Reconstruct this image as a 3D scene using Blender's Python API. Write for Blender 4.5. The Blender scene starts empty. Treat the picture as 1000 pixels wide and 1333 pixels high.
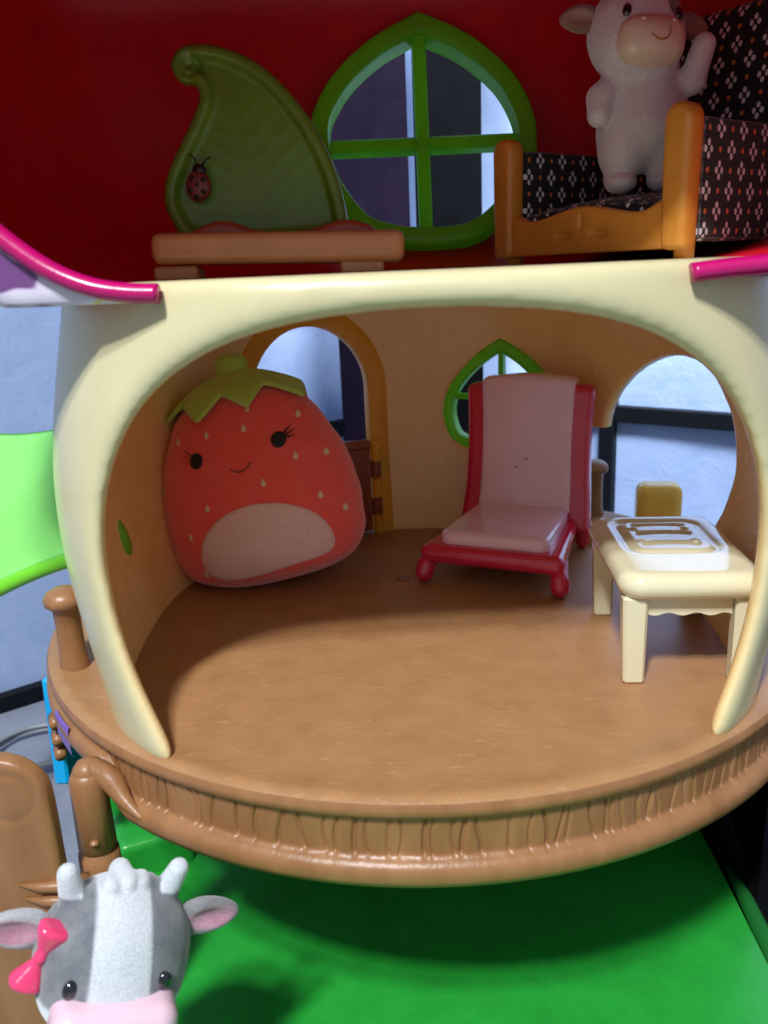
import bpy, math, random
import numpy as np
from mathutils import Matrix, Vector

# ------------------------------------------------------------------ camera, light, exposure
S = 0.01                                    # everything below is written in centimetres
scn = bpy.context.scene
COL = scn.collection
R = math.radians
CAM = np.array([-1.37, -33.3, 13.2]); PITCH = R(16.2); ROLL = R(2.46)
fw = np.array([0, math.cos(PITCH), -math.sin(PITCH)]); r0 = np.array([1., 0, 0]); u0 = np.cross(r0, fw)
rt = r0 * math.cos(ROLL) - u0 * math.sin(ROLL); up = u0 * math.cos(ROLL) + r0 * math.sin(ROLL)
cd = bpy.data.cameras.new('camera'); cam = bpy.data.objects.new('camera', cd); COL.objects.link(cam)
m = Matrix.Identity(4)
for i in range(3):
    m[i][0] = rt[i]; m[i][1] = up[i]; m[i][2] = -fw[i]; m[i][3] = CAM[i] * S
cam.matrix_world = m
cd.sensor_fit = 'VERTICAL'; cd.sensor_height = 36; cd.lens = 1073 / 1333 * 36
cd.clip_start = 0.005; cd.clip_end = 50
cd.dof.use_dof = True; cd.dof.focus_distance = 0.30; cd.dof.aperture_fstop = 17
scn.camera = cam
w = bpy.data.worlds.new('World'); scn.world = w; w.use_nodes = True
bg = w.node_tree.nodes['Background']; bg.inputs[0].default_value = (0.78, 0.88, 1.0, 1); bg.inputs[1].default_value = 0.40


def lamp(name, loc, target, size, power, col):
    l = bpy.data.lights.new(name, 'AREA'); l.shape = 'RECTANGLE'; l.size = size[0] * S; l.size_y = size[1] * S
    l.energy = power; l.color = col
    o = bpy.data.objects.new(name, l); COL.objects.link(o); o.location = Vector(loc) * S
    o.rotation_euler = (Vector(target) - Vector(loc)).to_track_quat('-Z', 'Y').to_euler()
    return o


# two neighbouring ceiling lamps, in front of the toy house and a little to the left
lamp('overhead_lamp', (-31, -93, 111), (0, -6, 3), (10, 7), 14.3, (.95, 0.98, 1.0))
lamp('overhead_lamp', (-25, -84, 115), (0, -6, 3), (10, 7), 12, (.95, 0.98, 1.0))
# a third, cooler lamp, added above the toy house to brighten the right screen
bl_ = lamp('overhead_lamp', (14, -4, 58), (18, 28, 4), (20, 12), 2.35, (.85, .93, 1.0)); bl_.data.spread = R(72)
scn.view_settings.view_transform = 'Standard'; scn.view_settings.look = 'None'
scn.view_settings.exposure = 0; scn.view_settings.gamma = 1
scn.cycles.max_bounces = 8; scn.cycles.diffuse_bounces = 5
try:
    scn.cycles.use_denoising = True
except Exception:
    pass
rng = random.Random(4)
ORG = {}


# ------------------------------------------------------------------ scene helpers
def empty(name, loc, label, cat, group=None):
    o = bpy.data.objects.new(name, None); COL.objects.link(o); o.location = Vector(loc) * S
    o.empty_display_size = 0.01
    ORG[o.name] = np.array(loc, float); tag(o, label, cat, group)
    return o


def tag(o, label, cat, group=None):
    o['label'] = label; o['category'] = cat
    if group: o['group'] = group
    return o


def mk(name, V, F, mat, parent=None, smooth=True, org=None, sharp=None, col=None, uv=None, nrm=None):
    """V in world cm.  Children keep the origin of their thing."""
    V = np.asarray(V, float).reshape(-1, 3)
    if parent is not None: base = ORG[parent.name]; loc = np.zeros(3)
    else:
        base = np.array(org if org is not None else (0, 0, 0), float); loc = base
    me = bpy.data.meshes.new(name)
    me.from_pydata(((V - base) * S).tolist(), [], [list(map(int, f)) for f in F] if not isinstance(F, np.ndarray) else F.tolist())
    me.validate(); me.update()
    if smooth: me.polygons.foreach_set('use_smooth', [True] * len(me.polygons))
    if isinstance(mat, (list, tuple)):
        for q in mat: me.materials.append(q)
    else: me.materials.append(mat)
    if col is not None:
        ca = me.color_attributes.new('Col', 'FLOAT_COLOR', 'POINT')
        c4 = np.ones((len(V), 4)); c4[:, :3] = col; ca.data.foreach_set('color', c4.ravel())
    if uv is not None:
        ul = me.uv_layers.new(name='UVMap'); vi = np.zeros(len(me.loops), int); me.loops.foreach_get('vertex_index', vi)
        ul.data.foreach_set('uv', np.asarray(uv, float)[vi].ravel())
    if smooth and sharp: me.set_sharp_from_angle(angle=R(sharp))
    if nrm is not None: me.normals_split_custom_set_from_vertices(nrm.tolist())
    o = bpy.data.objects.new(name, me); COL.objects.link(o)
    o.location = Vector(loc) * S
    if parent is not None: o.parent = parent
    ORG[o.name] = base
    return o


def nets(fn, lo, hi, h):
    """naive surface nets of a signed distance function on a grid"""
    ax = [np.arange(lo[i], hi[i] + h, h) for i in range(3)]
    X, Y, Z = np.meshgrid(*ax, indexing='ij')
    V = np.asarray(fn(X, Y, Z), np.float32); s = V < 0
    n = s.astype(np.int8)
    c = sum(n[i:n.shape[0] - 1 + i, j:n.shape[1] - 1 + j, k:n.shape[2] - 1 + k] for i in (0, 1) for j in (0, 1) for k in (0, 1))
    act = (c > 0) & (c < 8); idx = np.argwhere(act)
    pos = np.zeros((len(idx), 3)); cnt = np.zeros(len(idx))
    cs = [(i, j, k) for i in (0, 1) for j in (0, 1) for k in (0, 1)]
    for a in cs:
        for d in range(3):
            if a[d] == 0:
                b = list(a); b[d] = 1
                va = V[idx[:, 0] + a[0], idx[:, 1] + a[1], idx[:, 2] + a[2]]; vb = V[idx[:, 0] + b[0], idx[:, 1] + b[1], idx[:, 2] + b[2]]
                x = (va < 0) != (vb < 0); t = np.where(x, va / np.where(x, va - vb, 1), 0)
                p = np.array(a, float)[None] + np.zeros((len(idx), 3)); p[:, d] += t
                pos += p * x[:, None]; cnt += x
    P = (idx + pos / cnt[:, None]) * h + np.array(lo)[None]
    ids = -np.ones(act.shape, int); ids[act] = np.arange(len(idx)); Fs = []
    for d in range(3):
        e, f = (d + 1) % 3, (d + 2) % 3
        A = np.moveaxis(s, (d, e, f), (0, 1, 2)); I = np.moveaxis(ids, (d, e, f), (0, 1, 2))
        a = A[:-1, 1:-1, 1:-1]; b = A[1:, 1:-1, 1:-1]
        for flip, msk in ((0, a & ~b), (1, ~a & b)):
            q = np.argwhere(msk)
            if len(q) == 0: continue
            i, j, k = q[:, 0], q[:, 1] + 1, q[:, 2] + 1
            f4 = np.stack([I[i, j - 1, k - 1], I[i, j, k - 1], I[i, j, k], I[i, j - 1, k]], 1)
            Fs.append(f4[:, ::-1] if flip else f4)
    return P, np.concatenate(Fs)


def smax(a, b, k):
    h = np.maximum(k - np.abs(a - b), 0) / k
    return np.maximum(a, b) + h * h * k * .25


def smin(a, b, k): return -smax(-a, -b, k)


def ell(X, Y, Z, c, r):
    x, y, z = (X - c[0]) / r[0], (Y - c[1]) / r[1], (Z - c[2]) / r[2]
    k = np.sqrt(x * x + y * y + z * z) + 1e-9
    k2 = np.sqrt((x / r[0]) ** 2 + (y / r[1]) ** 2 + (z / r[2]) ** 2) + 1e-9
    return k * (k - 1) / k2


def caps(X, Y, Z, a, b, ra, rb):
    a = np.array(a, float); b = np.array(b, float); d = b - a
    t = np.clip(((X - a[0]) * d[0] + (Y - a[1]) * d[1] + (Z - a[2]) * d[2]) / (d @ d), 0, 1)
    return np.sqrt((X - a[0] - t * d[0]) ** 2 + (Y - a[1] - t * d[1]) ** 2 + (Z - a[2] - t * d[2]) ** 2) - (ra + (rb - ra) * t)


def rbox(X, Y, Z, c, h, r):
    x, y, z = np.abs(X - c[0]) - h[0] + r, np.abs(Y - c[1]) - h[1] + r, np.abs(Z - c[2]) - h[2] + r
    return np.sqrt(np.maximum(x, 0) ** 2 + np.maximum(y, 0) ** 2 + np.maximum(z, 0) ** 2) + np.minimum(np.maximum(x, np.maximum(y, z)), 0) - r


def sdpoly(P, X, Y):
    """signed distance to a closed 2-D polygon"""
    P = np.asarray(P, float); d = np.full(X.shape, 1e9); inside = np.zeros(X.shape, bool)
    for i in range(len(P)):
        a, b = P[i], P[(i + 1) % len(P)]; e = b - a
        t = np.clip(((X - a[0]) * e[0] + (Y - a[1]) * e[1]) / (e @ e + 1e-12), 0, 1)
        d = np.minimum(d, (X - a[0] - t * e[0]) ** 2 + (Y - a[1] - t * e[1]) ** 2)
        c = (a[1] > Y) != (b[1] > Y)
        inside ^= c & (X < a[0] + (Y - a[1]) * e[0] / (e[1] if abs(e[1]) > 1e-12 else 1e-12))
    d = np.sqrt(d)
    return np.where(inside, -d, d)


def spline(P, n, closed=True):
    """Catmull-Rom through P"""
    P = np.asarray(P, float); out = []; N = len(P)
    for i in range(N if closed else N - 1):
        g = (lambda k: P[k % N]) if closed else (lambda k: P[min(max(k, 0), N - 1)])
        p0, p1, p2, p3 = g(i - 1), g(i), g(i + 1), g(i + 2)
        for j in range(n):
            t = j / n
            out.append(.5 * ((2 * p1) + (-p0 + p2) * t + (2 * p0 - 5 * p1 + 4 * p2 - p3) * t * t + (-p0 + 3 * p1 - 3 * p2 + p3) * t ** 3))
    if not closed: out.append(P[-1])
    return np.array(out)


def lathe(prof, n, c=(0, 0, 0), a0=0, a1=2 * math.pi, mod=None):
    prof = np.asarray(prof, float); full = abs(a1 - a0 - 2 * math.pi) < 1e-6
    an = np.linspace(a0, a1, n, endpoint=not full); V = []
    for a in an:
        r = prof[:, 0].copy(); z = prof[:, 1].copy()
        if mod: r, z = mod(a, r, z)
        V.append(np.stack([c[0] + r * np.sin(a), c[1] - r * np.cos(a), c[2] + z], 1))
    V = np.concatenate(V); k = len(prof); F = []
    for i in range(n if full else n - 1):
        j = (i + 1) % n
        for q in range(k - 1): F.append((i * k + q, i * k + q + 1, j * k + q + 1, j * k + q))
    return V, F


def tube(path, rad, n=12, closed=False, flat=1.0):
    P = np.asarray(path, float); N = len(P); V = []; rad = np.broadcast_to(np.asarray(rad, float), (N,))
    T = np.zeros_like(P)
    for i in range(N):
        a, b = (P[i - 1], P[(i + 1) % N]) if closed else (P[max(i - 1, 0)], P[min(i + 1, N - 1)])
        T[i] = (b - a) / (np.linalg.norm(b - a) + 1e-12)
    ref = np.array([0, 0, 1.]) if abs(T[0][2]) < .9 else np.array([1., 0, 0])
    u = np.cross(T[0], ref); u /= np.linalg.norm(u)
    for i in range(N):
        u = u - T[i] * (u @ T[i]); u /= np.linalg.norm(u); v = np.cross(T[i], u)
        for k in range(n):
            a = 2 * math.pi * k / n; V.append(P[i] + rad[i] * (u * math.cos(a) + v * math.sin(a) * flat))
    F = []
    for i in range(N if closed else N - 1):
        j = (i + 1) % N
        for k in range(n): F.append((i * n + k, i * n + (k + 1) % n, j * n + (k + 1) % n, j * n + k))
    if not closed:
        F.append(tuple(range(n))[::-1]); F.append(tuple((N - 1) * n + k for k in range(n)))
    return np.array(V), F


def box(c, h, bev=0.0, M=None):
    """box with chamfered edges (through rbox-like vertex layout)"""
    b = bev; V = []; F = []
    if b <= 0:
        V = [(c[0] + sx * h[0], c[1] + sy * h[1], c[2] + sz * h[2]) for sx in (-1, 1) for sy in (-1, 1) for sz in (-1, 1)]
        F = [(0, 1, 3, 2), (4, 6, 7, 5), (0, 4, 5, 1), (2, 3, 7, 6), (0, 2, 6, 4), (1, 5, 7, 3)]
        return xf(np.array(V, float), M), F
    idx = {}
    for sx in (-1, 1):
        for sy in (-1, 1):
            for sz in (-1, 1):
                for d in range(3):
                    s = (sx, sy, sz); p = [c[i] + s[i] * (h[i] - (0 if i == d else b)) for i in range(3)]
                    idx[(s, d)] = len(V); V.append(p)
    for d in range(3):
        e, f = (d + 1) % 3, (d + 2) % 3
        for sd in (-1, 1):
            q = []
            for se, sf in ((-1, -1), (1, -1), (1, 1), (-1, 1)):
                s = [0, 0, 0]; s[d] = sd; s[e] = se; s[f] = sf; q.append(idx[(tuple(s), d)])
            F.append(q if sd > 0 else q[::-1])
        for se in (-1, 1):
            for sf in (-1, 1):
                s1 = [0, 0, 0]; s2 = [0, 0, 0]; s1[d] = -1; s2[d] = 1
                for s in (s1, s2): s[e] = se; s[f] = sf
                q = [idx[(tuple(s1), e)], idx[(tuple(s2), e)], idx[(tuple(s2), f)], idx[(tuple(s1), f)]]
                F.append(q if se * sf < 0 else q[::-1])
    for s in {k[0] for k in idx}:
        q = [idx[(s, 0)], idx[(s, 1)], idx[(s, 2)]]
        F.append(q if s[0] * s[1] * s[2] > 0 else q[::-1])
    return xf(np.array(V, float), M), F


def xf(V, M):
    if M is None: return V
    M = np.asarray(M, float)
    return V @ M[:3, :3].T + M[:3, 3]


def frame(o, ex, ey, ez):
    M = np.eye(4); M[:3, 0] = ex; M[:3, 1] = ey; M[:3, 2] = ez; M[:3, 3] = o
    return M


def yaw(o, a):
    c, s = math.cos(a), math.sin(a)
    return frame(o, (c, s, 0), (-s, c, 0), (0, 0, 1))


def join(*ms):
    V = []; F = []; n = 0
    for v, f in ms:
        V.append(np.asarray(v, float)); F += [[int(i) + n for i in q] for q in f]; n += len(v)
    return np.concatenate(V), F


def hit_dir(sdf, O, D, far, n=160):
    """first crossing of sdf along rays O + t D (vectorised)"""
    O = np.asarray(O, float); D = np.asarray(D, float); D = np.broadcast_to(D, O.shape)
    ts = np.linspace(0, far, n); T = np.full(len(O), np.nan); prev = np.zeros(len(O))
    for t in ts:
        p = O + D * t; v = sdf(p[:, 0], p[:, 1], p[:, 2]); m_ = (v < 0) & np.isnan(T); T[m_] = t
    T = np.where(np.isnan(T), far, T); lo = T - far / (n - 1); hi = T.copy()
    for _ in range(18):
        md = (lo + hi) / 2; p = O + D * md[:, None]; v = sdf(p[:, 0], p[:, 1], p[:, 2]); hi = np.where(v < 0, md, hi); lo = np.where(v < 0, lo, md)
    return O + D * hi[:, None]


def decal(sdf, outline, O0, eu, ev, D, far, lift=.03, sink=.05, rings=6, dome=0.0):
    """a thin pad that follows a surface: outline (2-D, around 0) in the plane eu/ev through O0, thrown along D"""
    outline = np.asarray(outline, float); c = outline.mean(0); V2 = [c]; n = len(outline)
    for r in range(1, rings + 1): V2 += list(c + (outline - c) * (r / rings))
    V2 = np.array(V2); O = np.array(O0) + V2[:, :1] * np.array(eu) + V2[:, 1:] * np.array(ev)
    P = hit_dir(sdf, O, D, far)
    D = np.array(D, float); k = np.concatenate([[0], np.repeat(np.arange(1, rings + 1), n)]) / rings
    P = P - D * (lift + dome * (1 - k ** 2))[:, None]
    F = [(0, 1 + (i + 1) % n, 1 + i) for i in range(n)]
    for r in range(rings - 1):
        a, b = 1 + r * n, 1 + (r + 1) * n
        F += [(a + i, a + (i + 1) % n, b + (i + 1) % n, b + i) for i in range(n)]
    a = 1 + (rings - 1) * n; q = len(P)
    P = np.concatenate([P, P[a:a + n] + D * (lift + sink)])
    F += [(a + i, a + (i + 1) % n, q + (i + 1) % n, q + i) for i in range(n)]
    nv = np.cross(np.array(eu), np.array(ev)) @ D
    if nv < 0: F = [f[::-1] for f in F]
    return P, F


def circ(rx, ry, n=24, a=0.0, c=(0, 0)):
    t = np.linspace(0, 2 * math.pi, n, endpoint=False); x, y = rx * np.cos(t), ry * np.sin(t)
    return np.stack([c[0] + x * math.cos(a) - y * math.sin(a), c[1] + x * math.sin(a) + y * math.cos(a)], 1)


def nets_at(fn, hh, h, M):
    V, F = nets(fn, [-q - .4 for q in hh], [q + .4 for q in hh], h)
    return xf(V, M), F


# ------------------------------------------------------------------ materials
class G:
    """tiny node-graph helper"""
    def __init__(s, name):
        s.m = bpy.data.materials.new(name); s.m.use_nodes = True; s.t = s.m.node_tree; s.b = s.t.nodes['Principled BSDF']
        s.tc = s.t.nodes.new('ShaderNodeTexCoord')

    def n(s, k, **kw):
        q = s.t.nodes.new(k)
        for a, b in kw.items(): setattr(q, a, b)
        return q

    def put(s, sock, v):
        if hasattr(v, 'node') or isinstance(v, bpy.types.NodeSocket): s.t.links.new(v, sock)
        else: sock.default_value = v

    def math(s, op, a, b=0.0, c=None, clamp=False):
        q = s.n('ShaderNodeMath', operation=op); q.use_clamp = clamp; s.put(q.inputs[0], a); s.put(q.inputs[1], b)
        if c is not None: s.put(q.inputs[2], c)
        return q.outputs[0]

    def noise(s, scale, detail=3, rough=.55, vec=None, stretch=None, dist=0.0):
        q = s.n('ShaderNodeTexNoise'); q.inputs['Scale'].default_value = scale; q.inputs['Detail'].default_value = detail
        q.inputs['Roughness'].default_value = rough; q.inputs['Distortion'].default_value = dist
        v = vec or s.tc.outputs['Object']
        if stretch:
            mp = s.n('ShaderNodeMapping'); mp.inputs['Scale'].default_value = stretch; s.put(mp.inputs[0], v); v = mp.outputs[0]
        s.put(q.inputs['Vector'], v)
        return q.outputs[0]

    def ramp(s, f, stops):
        q = s.n('ShaderNodeValToRGB'); s.put(q.inputs[0], f); e = q.color_ramp.elements
        while len(e) < len(stops): e.new(.5)
        for i, (p, c) in enumerate(stops):
            e[i].position = p; e[i].color = (*c, 1) if len(c) == 3 else c
        return q.outputs[0]

    def mix(s, f, a, b):
        q = s.n('ShaderNodeMix', data_type='RGBA'); s.put(q.inputs[0], f)
        for k, v in ((6, a), (7, b)): s.put(q.inputs[k], (*v, 1) if isinstance(v, tuple) and len(v) == 3 else v)
        return q.outputs[2]

    def bump(s, h, strength, dist, prev=None):
        q = s.n('ShaderNodeBump'); q.inputs['Strength'].default_value = strength; q.inputs['Distance'].default_value = dist
        s.put(q.inputs['Height'], h)
        if prev is not None: s.put(q.inputs['Normal'], prev)
        return q.outputs[0]


def plastic(name, col, rough=.32, var=.06, sss=0.0, bump=.15, dust=.0, coat=0.0, spec=.5, thin=0.0):
    g = G(name); n1 = g.noise(60, 4); n2 = g.noise(900, 3)
    dark = tuple(c * (1 - var) for c in col); lite = tuple(min(1, c * (1 + var)) for c in col)
    c = g.ramp(n1, [(.3, dark), (.7, lite)])
    if dust:
        sp = g.ramp(g.noise(1600, 2, .5), [(.72, (0, 0, 0)), (.76, (1, 1, 1))])
        c = g.mix(g.math('MULTIPLY', sp, dust), c, tuple(min(1, q * .5 + .35) for q in col))
    g.put(g.b.inputs['Base Color'], c)
    g.put(g.b.inputs['Roughness'], g.math('ADD', g.math('MULTIPLY', g.noise(250, 4), .16), rough - .08))
    g.b.inputs['Specular IOR Level'].default_value = spec
    if sss:
        g.b.inputs['Subsurface Weight'].default_value = 0.0; g.b.inputs['Subsurface Radius'].default_value = (1, .6, .35); g.b.inputs['Subsurface Scale'].default_value = .003
    if coat: g.b.inputs['Coat Weight'].default_value = coat; g.b.inputs['Coat Roughness'].default_value = .12
    if bump: g.put(g.b.inputs['Normal'], g.bump(n2, bump, .0002, g.bump(n1, bump * .7, .002)))
    if thin:        # thin moulded plastic lets some light through
        tr = g.n('ShaderNodeBsdfTranslucent'); g.put(tr.inputs[0], c); mx = g.n('ShaderNodeMixShader'); mx.inputs[0].default_value = thin
        g.t.links.new(g.b.outputs[0], mx.inputs[1]); g.t.links.new(tr.outputs[0], mx.inputs[2])
        g.t.links.new(mx.outputs[0], g.t.nodes['Material Output'].inputs[0])
    return g.m


def flock(name, col=None, var=.12, attr=False, sheen=.5, scale=1500):
    g = G(name); n = g.noise(scale, 3, .7); n1 = g.noise(140, 4)
    if attr: a = g.n('ShaderNodeVertexColor', layer_name='Col').outputs[0]
    else: a = (*col, 1)
    c = g.mix(g.math('MULTIPLY', g.ramp(n, [(.35, (0, 0, 0)), (.7, (1, 1, 1))]), var * 2.2), a, (.02, .015, .02))
    c = g.mix(g.math('MULTIPLY', g.ramp(n1, [(.4, (0, 0, 0)), (.75, (1, 1, 1))]), var), c, (.9, .88, .9))
    g.put(g.b.inputs['Base Color'], c); g.b.inputs['Roughness'].default_value = .95
    g.b.inputs['Specular IOR Level'].default_value = .15
    g.b.inputs['Sheen Weight'].default_value = sheen; g.b.inputs['Sheen Roughness'].default_value = .45
    g.put(g.b.inputs['Normal'], g.bump(n, .55, .0006, g.bump(n1, .25, .002)))
    return g.m


CREAM = plastic('cream_plastic', (.64, .62, .45), .26, .04, .15, .12)
TAN = plastic('interior_bounce_tan', (.74, .46, .22), .42, .07, 0, .25)  # tan for the warm bounced light inside the cream walls
YELLOW = plastic('yellow_plastic', (.95, .56, .05), .3, .06, .1, thin=.45)
REDCAP = plastic('dark_red_plastic', (.70, .004, .018), .38, .08, 0, .12)
MAGENTA = plastic('magenta_plastic', (.46, .003, .125), .26, .05, 0, .1, 0, .15)
GREEN = plastic('green_frame_plastic', (.28, .78, .05), .3, .06, .1, thin=.45)
LEAFG = plastic('leaf_green_plastic', (.13, .25, .025), .3, .1, 0, .15)
LIME = plastic('lime_leaf_plastic', (.34, .90, .22), .42, .05, .2, .12, thin=.3)
LIMED = plastic('lime_edge_plastic', (.16, .60, .02), .35, .05, .2, .12)
BENCH = plastic('brown_bench_plastic', (.52, .22, .09), .33, .08, 0, .2)
REDB = plastic('red_brown_plastic', (.40, .07, .03), .3, .1, 0, .2)
DOORB = plastic('dark_brown_door_plastic', (.24, .06, .025), .32, .1, 0, .2)
PINK = plastic('dusty_pink_plastic', (.88, .57, .68), .17, .04, .08, .1, 0, .6)
CRIM = plastic('crimson_plastic', (.62, .012, .06), .16, .05, .06, .1, 0, .6)
TABLE = plastic('ivory_table_plastic', (.72, .665, .45), .15, .03, .15, .08, 0, .4)
WOODP = plastic('orange_wood_plastic', (.66, .27, .04), .3, .1, 0, .2)
BASEG = plastic('grass_green_plastic', (.018, .33, .035), .36, .12, 0, .2, .45)
BASED = plastic('dark_green_plastic', (.010, .14, .022), .75, .1, 0, .2, spec=.15)
BLUE = plastic('blue_plastic', (.0, .38, .80), .3)
PURPLE = plastic('purple_reflection_tint', (.24, .12, .55), .3)
DARKBR = plastic('dark_leg_plastic', (.05, .02, .012), .4)
STUMP = plastic('stump_wall_plastic', (.005, .004, .003), .85, spec=.05)  # near black: shade of the lower storey put into the wall colour
BLACKEYE = plastic('black_glass_eye', (.006, .007, .012), .08, .0, 0, 0, 0, 1.0)
BLACK = plastic('black_thread', (.008, .008, .01), .6)
MUZP = plastic('pink_muzzle_vinyl', (.78, .54, .64), .3, .03, .3, .08)
MUZC = plastic('cream_muzzle_vinyl', (.76, .60, .46), .28, .05, .2, .1)
BOW = plastic('pink_bow_plastic', (.80, .05, .17), .22, .05, 0, .4, 0, .3)
BARK = plastic('frame_black_metal', (.004, .005, .008), .5, spec=.15)
GREYC = plastic('grey_cable', (.25, .27, .30), .45)
METAL = plastic('screw_metal', (.35, .30, .26), .35); METAL.node_tree.nodes['Principled BSDF'].inputs['Metallic'].default_value = .8
SPOT = plastic('ladybug_black', (.01, .008, .008), .4)
LADY = plastic('ladybug_red', (.18, .03, .03), .4)


def floor_mat():
    g = G('brown_floor_plastic')
    grain = g.noise(220, 5, .6, stretch=(.35, 1.3, 1), dist=.8); lea = g.noise(520, 4, .6, dist=1.2)
    c = g.ramp(g.noise(90, 5), [(.25, (.335, .168, .070)), (.75, (.41, .214, .092))])
    sc = g.ramp(g.noise(520, 3, .6, stretch=(.3, 1.8, 1)), [(.64, (0, 0, 0)), (.70, (1, 1, 1))])
    c = g.mix(g.math('MULTIPLY', sc, .30), c, (.62, .42, .27))
    d = g.ramp(g.noise(700, 2), [(.76, (0, 0, 0)), (.78, (1, 1, 1))])
    c = g.mix(g.math('MULTIPLY', d, .7), c, (.72, .55, .42))
    g.put(g.b.inputs['Base Color'], c); g.put(g.b.inputs['Roughness'], g.math('ADD', g.math('MULTIPLY', grain, .2), .30))
    g.put(g.b.inputs['Normal'], g.bump(lea, .22, .0009, g.bump(grain, .16, .0014)))
    return g.m


FLOOR = floor_mat()


def bark_mat():
    g = G('brown_bark_plastic')
    gr = g.noise(200, 4, .6, stretch=(1, 1, .15))
    c = g.ramp(g.noise(120, 4, .6, stretch=(1, 1, .25)), [(.3, (.26, .115, .043)), (.72, (.345, .165, .068))])
    g.put(g.b.inputs['Base Color'], c); g.put(g.b.inputs['Roughness'], g.math('ADD', g.math('MULTIPLY', gr, .12), .32))
    g.put(g.b.inputs['Normal'], g.bump(gr, .3, .0012))
    return g.m


BARKM = bark_mat()


def cloth(name, c0, c1):
    g = G(name); a = g.noise(35, 6, .7, dist=.6); b = g.noise(700, 3)
    g.put(g.b.inputs['Base Color'], g.ramp(a, [(.32, c0), (.6, c1)])); g.b.inputs['Roughness'].default_value = .7
    g.put(g.b.inputs['Normal'], g.bump(b, .12, .001, g.bump(a, .16, .006)))
    return g.m


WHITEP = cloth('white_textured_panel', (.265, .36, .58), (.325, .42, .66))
TABLETOP = cloth('pale_grey_tabletop', (.20, .22, .28), (.25, .27, .34))
PURB = plastic('dark_purple_board', (.008, .005, .014), .7, .25, spec=.04)
BLKB = plastic('black_board', (.002, .002, .0035), .7, .25, spec=.04)
FILLERM = plastic('dark_filler_black', (.003, .003, .004), .8, spec=.05)


def shell_mat():
    g = G('cream_shell_plastic')
    st = g.noise(95, 3, .5, stretch=(1, 1, .10)); n2 = g.noise(900, 3)
    at = g.n('ShaderNodeVertexColor', layer_name='Col').outputs[0]
    g.put(g.b.inputs['Base Color'], g.mix(at, g.ramp(g.noise(50, 4), [(.3, (.60, .535, .315)), (.7, (.64, .575, .35))]), g.ramp(g.noise(45, 5, .6), [(.3, (.88, .56, .20)), (.7, (.94, .62, .25))])))  # tan end of the mix paints warm bounced light on cream plastic
    g.put(g.b.inputs['Roughness'], g.math('ADD', g.math('MULTIPLY', g.noise(200, 4), .12), .2))
    g.b.inputs['Subsurface Weight'].default_value = 0.0; g.b.inputs['Subsurface Radius'].default_value = (1, .6, .3); g.b.inputs['Subsurface Scale'].default_value = .003
    g.put(g.b.inputs['Normal'], g.bump(n2, .06, .0002))
    return g.m


SHELL = shell_mat()


def cap_out():
    g = G('cap_outer_print')
    s = g.noise(70, 1, .3, stretch=(1, 1, 2.2))
    g.put(g.b.inputs['Base Color'], g.ramp(s, [(.36, (.16, .06, .20)), (.41, (.66, .58, .74)), (.55, (.74, .70, .80)), (.60, (.75, .62, .12)), (.64, (.72, .66, .78)), (.70, (.5, .03, .06))]))
    g.b.inputs['Roughness'].default_value = .25
    return g.m


CAPO = cap_out()


def fabric():
    """black cotton print: white four-petal flowers and orange dots, laid out in the fabric's own UVs (cm)"""
    g = G('flower_print_fabric'); sep = g.n('ShaderNodeSeparateXYZ'); g.put(sep.inputs[0], g.tc.outputs['UV'])
    wob = g.noise(260, 2)
    U = g.math('ADD', sep.outputs[0], g.math('MULTIPLY', g.math('SUBTRACT', wob, .5), .07)); V = sep.outputs[1]

    def cell(off_u, off_v, cu=1.22, cv=1.22):
        x = g.math('MULTIPLY', g.math('SUBTRACT', g.math('FRACT', g.math('ADD', g.math('DIVIDE', U, cu), off_u)), .5), cu)
        y = g.math('MULTIPLY', g.math('SUBTRACT', g.math('FRACT', g.math('ADD', g.math('DIVIDE', V, cv), off_v)), .5), cv)
        return x, y

    def dist(x, y, sx, sy):
        return g.math('SQRT', g.math('ADD', g.math('POWER', g.math('ABSOLUTE', g.math('DIVIDE', x, sx)), 2), g.math('POWER', g.math('ABSOLUTE', g.math('DIVIDE', y, sy)), 2)))

    fl = None; dt = None
    for o in (0, .5):
        x, y = cell(o, o); ax = g.math('ABSOLUTE', x); ay = g.math('ABSOLUTE', y)
        d1 = dist(g.math('SUBTRACT', ax, .145), y, .075, .105); d2 = dist(x, g.math('SUBTRACT', ay, .19), .075, .105)
        d = g.math('MINIMUM', d1, d2); fl = d if fl is None else g.math('MINIMUM', fl, d)
        x, y = cell(o + .5, o); d = dist(x, y, .075, .09); dt = d if dt is None else g.math('MINIMUM', dt, d)
    f1 = g.math('LESS_THAN', fl, 1.0); f2 = g.math('LESS_THAN', dt, 1.0)
    c = g.mix(f2, g.mix(f1, (.010, .011, .018), (.72, .72, .76)), (.62, .17, .04))
    g.put(g.b.inputs['Base Color'], c); g.b.inputs['Roughness'].default_value = .9; g.b.inputs['Sheen Weight'].default_value = .15
    wv = g.noise(2600, 2)
    g.put(g.b.inputs['Normal'], g.bump(wv, .4, .0004))
    return g.m


FABRIC = fabric()
PLUSH = flock('red_plush', (.98, .115, .09), .04, sheen=.6, scale=1100)
PLUSHW = flock('pale_belly_plush', (.92, .60, .57), .08, sheen=.4, scale=1100)
PLUSHG = flock('green_plush', (.46, .68, .11), .05, sheen=.35, scale=1100)
SEEDM = flock('cream_seed_thread', (.86, .62, .42), .06, sheen=.2)
CALFM = flock('calf_flock', attr=True, var=.14, sheen=.6, scale=1900)

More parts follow.
